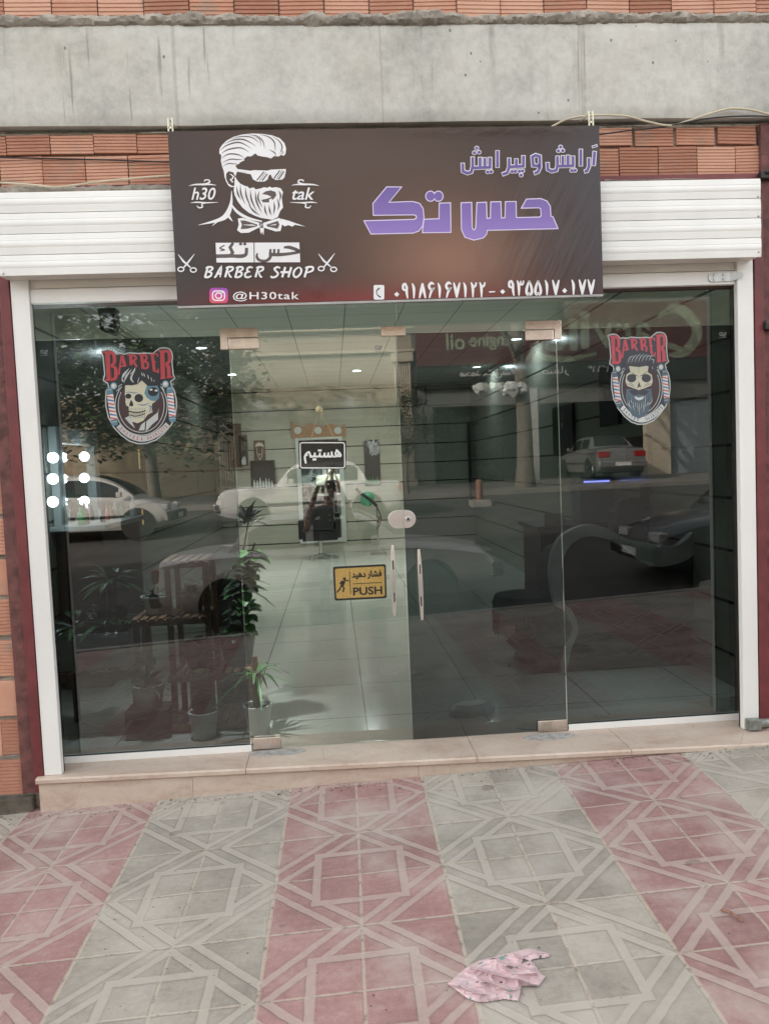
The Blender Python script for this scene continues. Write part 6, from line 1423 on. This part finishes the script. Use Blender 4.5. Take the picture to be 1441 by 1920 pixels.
# ---- far side: stone house, oil shop, low garages
def far_buildings():
    zf = .9; Y = -23.0
    beige = mat('beige_stone_cladding', (.31, .265, .205), .75, var=.14, scale=.8, bump=.2); beige2 = mat('pale_stone_band', (.46, .40, .31), .7, var=.1, scale=2); dark = mat('dark_shop_glass', (.012, .016, .015), .12, var=.2)
    t = thing('stone_house', 'beige stone house with cornice bands and fluted pilasters across the street', 'house', (-1, Y, zf))
    mb = MB(); mb.box(-4.6, -34, zf-1, 2.62, Y, 8.2); mb.build('wall', beige, t)
    for z, d, hh in ((6.9, .35, .18), (6.55, .22, .14), (5.75, .16, .10), (8.2, .45, .25)): mb = MB(); mb.box(-4.7, Y+.001, z, 2.70, Y+d, z+hh); mb.build('cornice', beige2, t, bev=.02)
    for x in (2.25, -4.1):
        mb = MB(); n = 7
        for k in range(n): mb.tube([(x-.30+.60*(k+.5)/n, Y+.10, zf+.1), (x-.30+.60*(k+.5)/n, Y+.10, 5.4)], .043, 8)
        mb.box(x-.38, Y+.001, 5.4, x+.38, Y+.24, 5.72); mb.box(x-.38, Y+.001, zf, x+.38, Y+.24, zf+.3); mb.build('pilaster', beige2, t)
    for x in (-2.6, .2):
        mb = MB(); mb.box(x-.95, Y-.15, zf+.2, x+.95, Y+.012, 3.9); w = mb.build('window', mat('curtained_window', (.33, .30, .24), .35, var=.25, scale=2), t)
        mb = MB(); mb.box(x-1.05, Y+.013, 3.9, x+1.05, Y+.08, 4.05); mb.box(x-1.05, Y+.013, zf+.08, x+1.05, Y+.10, zf+.199); mb.build('surround', beige2, w)
    t = thing('oil_shop', 'engine oil shop with a dark open front and pale columns across the street', 'shop', (8, Y, zf))
    mb = MB(); mb.box(2.63, -34, 7.0, 15.2, Y-.01, 8.0); mb.box(2.63, -34, zf-1, 3.3, Y-.01, 7.0); mb.box(3.3, -27, zf-1, 15.2, -26.8, 7.0); mb.box(14.5, -26.8, zf-1, 15.2, Y-.01, 7.0); mb.box(3.3, Y-.4, 3.75, 14.5, Y-.01, 7.0); mb.build('wall', mat('grey_render', (.13, .13, .125), .8, var=.2, scale=1), t)
    mb = MB(); mb.box(3.35, Y-.5, zf, 5.95, Y-.45, 3.74); mb.build('shop_door', dark, t)
    mb = MB(); mb.box(6.55, Y-.3, zf-.2, 7.15, Y+.05, 5.1); mb.build('column', mat('white_column', (.36, .36, .34), .6), t); mb = MB(); mb.box(11.2, Y-.3, zf-.2, 12.1, Y+.04, 5.0); mb.build('column', beige2, t)
    mb = MB(); mb.box(12.2, Y-.25, zf-.2, 14.45, Y-.2, 3.74); mb.build('shutter', mat('pale_blue_shutter', (.22, .26, .28), .5, var=.1, stretch=(1, 1, 20)), t)
    s = thing('oil_shop_sign', 'long red shop sign with big cream lettering and a dark lower band across the street', 'sign', (8.3, Y, 4.4))
    mb = MB(); mb.box(2.75, Y, 5.2, 13.9, Y+.25, 7.25); mb.build('red_panel', mat('red_sign_face', (.085, .016, .018), .45, var=.12, scale=.5), s); mb = MB(); mb.box(2.75, Y, 4.42, 13.9, Y+.2, 5.199); mb.build('black_panel', mat('dark_sign_face', (.016, .018, .018), .45), s)
    cream = mat('cream_lettering', (.24, .26, .18), .5); wh = mat('white_lettering', (.5, .5, .48), .5)
    # seen from the street the sign reads left to right towards -x
    A = Art(lambda u, v, l: (13.9-u, Y+.251+l, 7.25-v), .0006)
    A.stroke([(2.3, .55), (1.6, .25), (.95, .75), (.85, 1.3), (1.3, 1.85), (1.9, 1.95)], [.12, .34, .40, .40, .34, .10], 0, smooth=6); A.stroke([(1.1, 1.9), (1.9, 1.6), (2.9, 1.5)], [.12, .22, .06], 0, smooth=5)
    A.bold('ar', 2.5, .75, 3.9, 1.6, 0, .03, shear=.2); A.bold('v', 4.0, .75, 4.7, 1.6, 0, .03, shear=.2); A.bold('i', 4.85, .3, 5.15, 1.6, 0, .03); A.bold('l', 5.3, .55, 5.55, 1.65, 0, .03); A.bold('e', 5.7, .85, 6.45, 1.65, 0, .04); A.stroke([(4.6, 1.8), (5.6, 1.97), (6.6, 1.85), (7.0, 1.45)], [.05, .2, .2, .05], 0, smooth=5)
    A.bold('Engine', 7.7, .95, 9.2, 1.55, 0, .02); A.bold('oil', 9.4, .95, 10.05, 1.5, 0, .02)
    A.mb.build('lettering', cream, s)
    A = Art(lambda u, v, l: (13.9-u, Y+.201+l, 5.2-v), .0006); A.bold('\ufeea\ufeb8\ufed6\ufe96 \ufea9\ufee4\ufea4\ufee3', 7.6, .15, 9.6, .5, 0, .01); A.text('\u06f0\u06f9\u06f1\u06f8\u06f7\u06f7\u06f2\u06f2\u06f1\u06f4', 1.9, .18, 4.9, .42, 0); A.text('\ufead\ufe8e\ufed4\ufebb', 5.6, .15, 6.6, .5, 0); A.mb.build('small_lettering', wh, s)
    t = thing('garage_row', 'low row of beige roller door garages at the far left of the street', 'garage', (-10, Y, zf))
    mb = MB(); mb.box(-26, -33, zf-1, -4.62, Y-.02, 4.6); mb.build('wall', mat('sand_render', (.36, .29, .20), .8, var=.15, scale=1), t)
    for k in range(5):
        x = -6.7-3.6*k; mb = MB(); n = 22
        for j in range(n): z = zf+.05+.1*j; mb.box(x-1.45, Y-.1, z, x+1.45, Y+.0-.012*(j % 2), z+.098)
        mb.build('roller_door', mat('tan_roller_door', (.38, .30, .20), .5, var=.1), t)
    t = thing('block_of_flats', 'plain grey block beyond the oil shop on the far right', 'building', (22, Y, zf)); mb = MB(); mb.box(15.3, -36, zf-1, 34, Y-.5, 9.5); mb.build('wall', mat('grey_brick_render', (.30, .28, .25), .8, var=.2, scale=.8), t)
    for k in range(6):
        for j in range(2): mb = MB(); mb.box(16.5+2.9*k, Y-.52, 2.2+3.2*j, 18.0+2.9*k, Y-.47, 3.9+3.2*j); mb.build('window', dark, t)
far_buildings()
def tree(label, base, h, r, trunk, crown_c, crown_r, n, leafm, seed, group='street trees across the road', ls=.13):
    random.seed(seed); b = Vector(base); t = thing('street_tree', label, 'tree', tuple(b), group); mb = MB()
    pts = [b+Vector((trunk*.6*sin(q*3+seed)*q, trunk*.3*q, h*q)) for q in [i/8 for i in range(9)]]; mb.tube(pts, [trunk*(1.25 if i == 0 else 1-.45*i/8) for i in range(9)], 11)
    tips = []
    for k in range(9):
        a = k*2.4; e = random.uniform(.3, 1.1); d = Vector((cos(a)*cos(e), sin(a)*cos(e), sin(e))); s = pts[random.randint(5, 8)]; L = crown_r[0]*random.uniform(.7, 1.1); q = spline([s, s+d*L*.5+Vector((0, 0, .1*L)), s+d*L], 4); mb.tube(q, [trunk*.4*(1-.8*i/(len(q)-1)) for i in range(len(q))], 6); tips.append(q[-1])
    mb.build('trunk', mat('tree_bark', (.12, .10, .082), .9, var=.35, scale=9, bump=.6, bscale=30), t, smooth=True)
    mb = MB(); cc = Vector(crown_c); cl = []
    for k in range(44):
        d = Vector((random.gauss(0, 1), random.gauss(0, 1), random.gauss(0, 1))).normalized()*random.uniform(.45, 1.)**.5; cl.append((cc+Vector((d.x*crown_r[0], d.y*crown_r[1], d.z*crown_r[2])), random.uniform(.28, .55)*min(crown_r), random.random()))
    for k in range(n):
        c, rr, tn = random.choice(cl); p = c+Vector((random.gauss(0, .5), random.gauss(0, .5), random.gauss(0, .45)))*rr; mb.tone = min(1, max(0, tn*.7+random.random()*.3))
        a, e = random.uniform(0, 6.28), random.uniform(-.8, .5); d = Vector((cos(a)*cos(e), sin(a)*cos(e), sin(e)))*ls*random.uniform(.6, 1.2); s = d.cross(Vector((random.uniform(-.4, .4), random.uniform(-.4, .4), 1))).normalized()*ls*.35
        i = len(mb.v); mb.v += [tuple(p), tuple(p+d*.5+s), tuple(p+d), tuple(p+d*.5-s)]; mb.face([i, i+1, i+2, i+3])
    mb.build('crown', leafm, t, fix=False); return t
M_TL = mat('street_tree_leaf', (.045, .075, .022), .55, var=.4, scale=4, tone=.6); M_TL2 = mat('dusty_bush_leaf', (.05, .06, .03), .6, var=.4, scale=4, tone=.5)
tree('large leafy street tree with a broad dark crown on the left across the road', (-5.6, -17.9, .85), 3.6, 1, .19, (-5.6, -17.9, 5.0), (3.3, 2.2, 2.7), 15000, M_TL, 3, ls=.24)
tree('thick trunked street tree in front of the oil shop across the road', (5.4, -18.2, .85), 5.6, 1, .27, (5.6, -18.2, 8.2), (2.6, 2.2, 1.9), 5000, M_TL, 8, ls=.17)
tree('young bushy tree with a small dense crown in front of the stone house', (1.75, -17.7, .85), 1.6, 1, .07, (1.85, -17.7, 2.9), (.75, .7, .85), 2600, M_TL2, 5, ls=.10)
tree('dark leafy street tree at the far left end of the road', (-11.5, -17.9, .8), 3.4, 1, .18, (-11.3, -17.9, 5.6), (2.8, 2.2, 2.5), 9000, M_TL, 6, ls=.24)
mb = MB(); random.seed(4); c = Vector((4.55, -17.85, 3.85))
for k, (dx, rr) in enumerate(((-.45, .26), (0, .22), (.42, .30), (.7, .22))):
    b0 = len(mb.v); mb.ball(c+Vector((dx, 0, .05*sin(k*2))), rr, 12, 0, (1.1, .7, .75))
    for i in range(b0, len(mb.v)): p = Vector(mb.v[i]); mb.v[i] = tuple(p+Vector((0, 0, .10*noise.noise(p*6)))+.06*Vector((noise.noise(p*9), noise.noise(p*9+Vector((5, 0, 0))), 0)))
mb.bar((5.0, -17.85, 3.9), (5.35, -18.0, 3.95), .05, .05)
tag(mb.build('plastic_bundle', mat('pale_plastic_sheet', (.52, .55, .52), .35, var=.25, scale=6)), 'bundle of pale plastic sheeting tied to the thick tree trunk', 'bundle')
def bollard():
    t = thing('bollard', 'faded orange bollard in a square concrete foot at the far kerb', 'bollard', (3.3, -14.6, .62)); z = .60
    mb = MB(); mb.box(3.06, -14.85, z-.15, 3.56, -14.35, z+.14); mb.build('foot', M_CURB, t, bev=.02); mb = MB(); mb.lathe([(.10, z+.1405), (.085, z+.62), (.05, z+.66), (0, z+.66)], (3.3, -14.6, 0), 16); mb.build('post', mat('faded_orange', (.25, .12, .085), .6, var=.2), t, smooth=True)
bollard()
def signpost():
    x, y = 4.55, -4.75; z = rz(x, y); t = thing('street_post', 'thin grey steel post standing at the near kerb on the right', 'post', (x, y, z)); mb = MB(); mb.tube([(x, y, z), (x, y, z+2.6)], .045, 10); mb.build('pole', M_STEEL, t, smooth=True); mb = MB(); mb.lathe([(.28, 0), (.26, .10), (.1, .14), (.05, .15)], (x, y, z), 14); mb.build('foot', M_CURB, t)
signpost()
# ---- the person holding up a phone to take the picture
def photographer():
    px, py = -.46, -4.93; g = rz(px, py)+.003; H = lambda z: g+z
    t = thing('person', 'person in dark t-shirt and navy trousers holding up a phone at the kerb', 'person', (px, py, g))
    V_ = [(0, 0, .98, .135, .10), (0, .0, 1.14, .140, .095), (0, .005, 1.32, .165, .105), (0, .0, 1.47, .125, .085), (0, .01, 1.56, .055, .055), (0, .03, 1.66, .082, .095), (0, .03, 1.79, .080, .092)]
    vs = [(x, y, z) for x, y, z, _, _ in V_]; rad = [(a, b) for *_, a, b in V_]; ed = [(i, i+1) for i in range(6)]
    def chain(start, pts):
        p = start
        for x, y, z, r in pts: vs.append((x, y, z)); rad.append((r, r)); ed.append((p, len(vs)-1)); p = len(vs)-1
        return p
    tips = {}
    for s in (-1, 1):
        chain(0, [(s*.10, 0, .88, .098), (s*.105, .015, .52, .066), (s*.11, -.005, .28, .056), (s*.115, -.01, .09, .043), (s*.125, .09, .045, .040), (s*.13, .15, .035, .028)])
        tips[s] = chain(3, [(s*.19, .0, 1.46, .064), (s*.27, .07, 1.33, .052), (s*.31, .17, 1.22, .043), (s*.24, .30, 1.48, .040), (s*.145, .385, 1.76-.02, .029), (s*.118, .405, 1.80, .030)])
    me = bpy.data.meshes.new('body'); me.from_pydata([(px+x, py+y, H(z)) for x, y, z in vs], ed, []); o = bpy.data.objects.new('tmp', me); COL.objects.link(o)
    md = o.modifiers.new('skin', 'SKIN'); md.use_smooth_shade = True
    lay = me.skin_vertices[0].data if me.skin_vertices else None
    if lay is None: me.attributes  # the layer is made together with the modifier
    for i, d in enumerate(me.skin_vertices[0].data): d.radius = rad[i]; d.use_root = (i == 0)
    sb = o.modifiers.new('sub', 'SUBSURF'); sb.levels = 2; sb.render_levels = 2
    bpy.context.view_layer.update(); dg = bpy.context.evaluated_depsgraph_get(); nm_ = bpy.data.meshes.new_from_object(o.evaluated_get(dg)); bpy.data.objects.remove(o)
    skin = mat('skin', (.42, .25, .18), .5, var=.08); shirt = mat('dark_tshirt', (.022, .021, .023), .85, var=.2); trous = mat('navy_trousers', (.025, .032, .055), .85, var=.2); shoe = mat('dark_shoes', (.015, .013, .012), .6)
    b = bpy.data.objects.new('body', nm_); COL.objects.link(b); nm_.materials.clear()
    for m in (skin, shirt, trous, shoe): nm_.materials.append(m)
    for p in nm_.polygons:
        c = p.center; x, y, z = abs(c.x-px), c.y-py, c.z-g
        p.material_index = 3 if z < .10 else (2 if z < 1.0 and x < .24 else (0 if z > 1.53 or y > .12 or (x > .285) else 1)); p.use_smooth = True
    nm_.transform(Matrix.Translation((-px, -py, -g))); b.parent = t
    head = Vector((px, py+.035, H(1.735)))
    mb = MB(); mb.ball(head+Vector((0, -.022, .045)), .104, 16, 0, (.90, 1.0, 1.0)); mb.build('hair', mat('dark_hair', (.012, .009, .008), .7), t, smooth=True)
    mb = MB(); mb.tube([head+Vector((0, .075, .01)), head+Vector((0, .102, -.035)), head+Vector((0, .08, -.045))], [.008, .016, .008], 8); mb.build('nose', skin, t, smooth=True)
    for s in (-1, 1):
        mb = MB(); mb.ball(head+Vector((s*.033, .078, .005)), .012, 8); mb.build('eye', mat('eye_white', (.6, .58, .55), .3), t, smooth=True)
        mb = MB(); mb.ball(head+Vector((s*.086, -.005, -.01)), .030, 8, 0, (.35, .7, 1.1)); mb.build('ear', skin, t, smooth=True)
    mb = MB(); mb.tube([head+Vector((-.025, .083, -.072)), head+Vector((0, .092, -.072)), head+Vector((.025, .083, -.072))], .007, 6); mb.build('mouth', mat('lips', (.3, .12, .10), .5), t, smooth=True)
    # phone just behind the lens position, gripped between both hands
    ph = thing('phone', 'dark phone held up in both hands of the person at the kerb', 'phone', (CAM.x, CAM.y-.03, CAM.z)); F = _f
    mw2 = Matrix(((_r.x, _u.x, -_f.x), (_r.y, _u.y, -_f.y), (_r.z, _u.z, -_f.z)))
    mb = MB(); q = lambda a, b_, d: CAM+_r*a+_u*b_-_f*d
    mb.prism([(-.037, -.115), (.037, -.115), (.037, .043), (-.037, .043)], lambda u, v: q(u, v, .028), lambda u, v: q(u, v, .036)); mb.build('case', M_BLACK, ph, bev=.003)
    mb = MB(); mb.prism([(-.012, -.012), (.012, -.012), (.012, .012), (-.012, .012)], lambda u, v: q(u, v, .026), lambda u, v: q(u, v, .0279)); mb.build('camera_bump', M_GPOT, ph)
    for s in (-1, 1):
        palm = q(s*.052, -.085, .050); wrist = Vector((px+s*.118, py+.405, H(1.80))); mb = MB(); mb.tube(spline([wrist, wrist.lerp(palm, .5), palm, palm+_u*.03], 3), [.026, .027, .028, .028, .028, .028, .028, .027, .026, .022], 10); hd = mb.build('hand', skin, t, smooth=True)
        for k in range(4):
            mb = MB(); z = -.10+.024*k; mb.tube(spline([q(s*.056, z, .052), q(s*.050, z+.004, .028), q(s*.034, z+.006, .0195), q(s*(.012+.003*k), z+.004, .021)], 3), [.0085]*4+[.008]*3+[.0075, .007, .006], 8); mb.build('finger', skin, hd, smooth=True)
        mb = MB(); mb.tube(spline([q(s*.052, -.07, .056), q(s*.044, -.045, .048), q(s*.024, -.022, .044)], 3), [.010, .010, .0095, .009, .0085, .008, .006], 8); mb.build('thumb', skin, hd, smooth=True)
photographer()
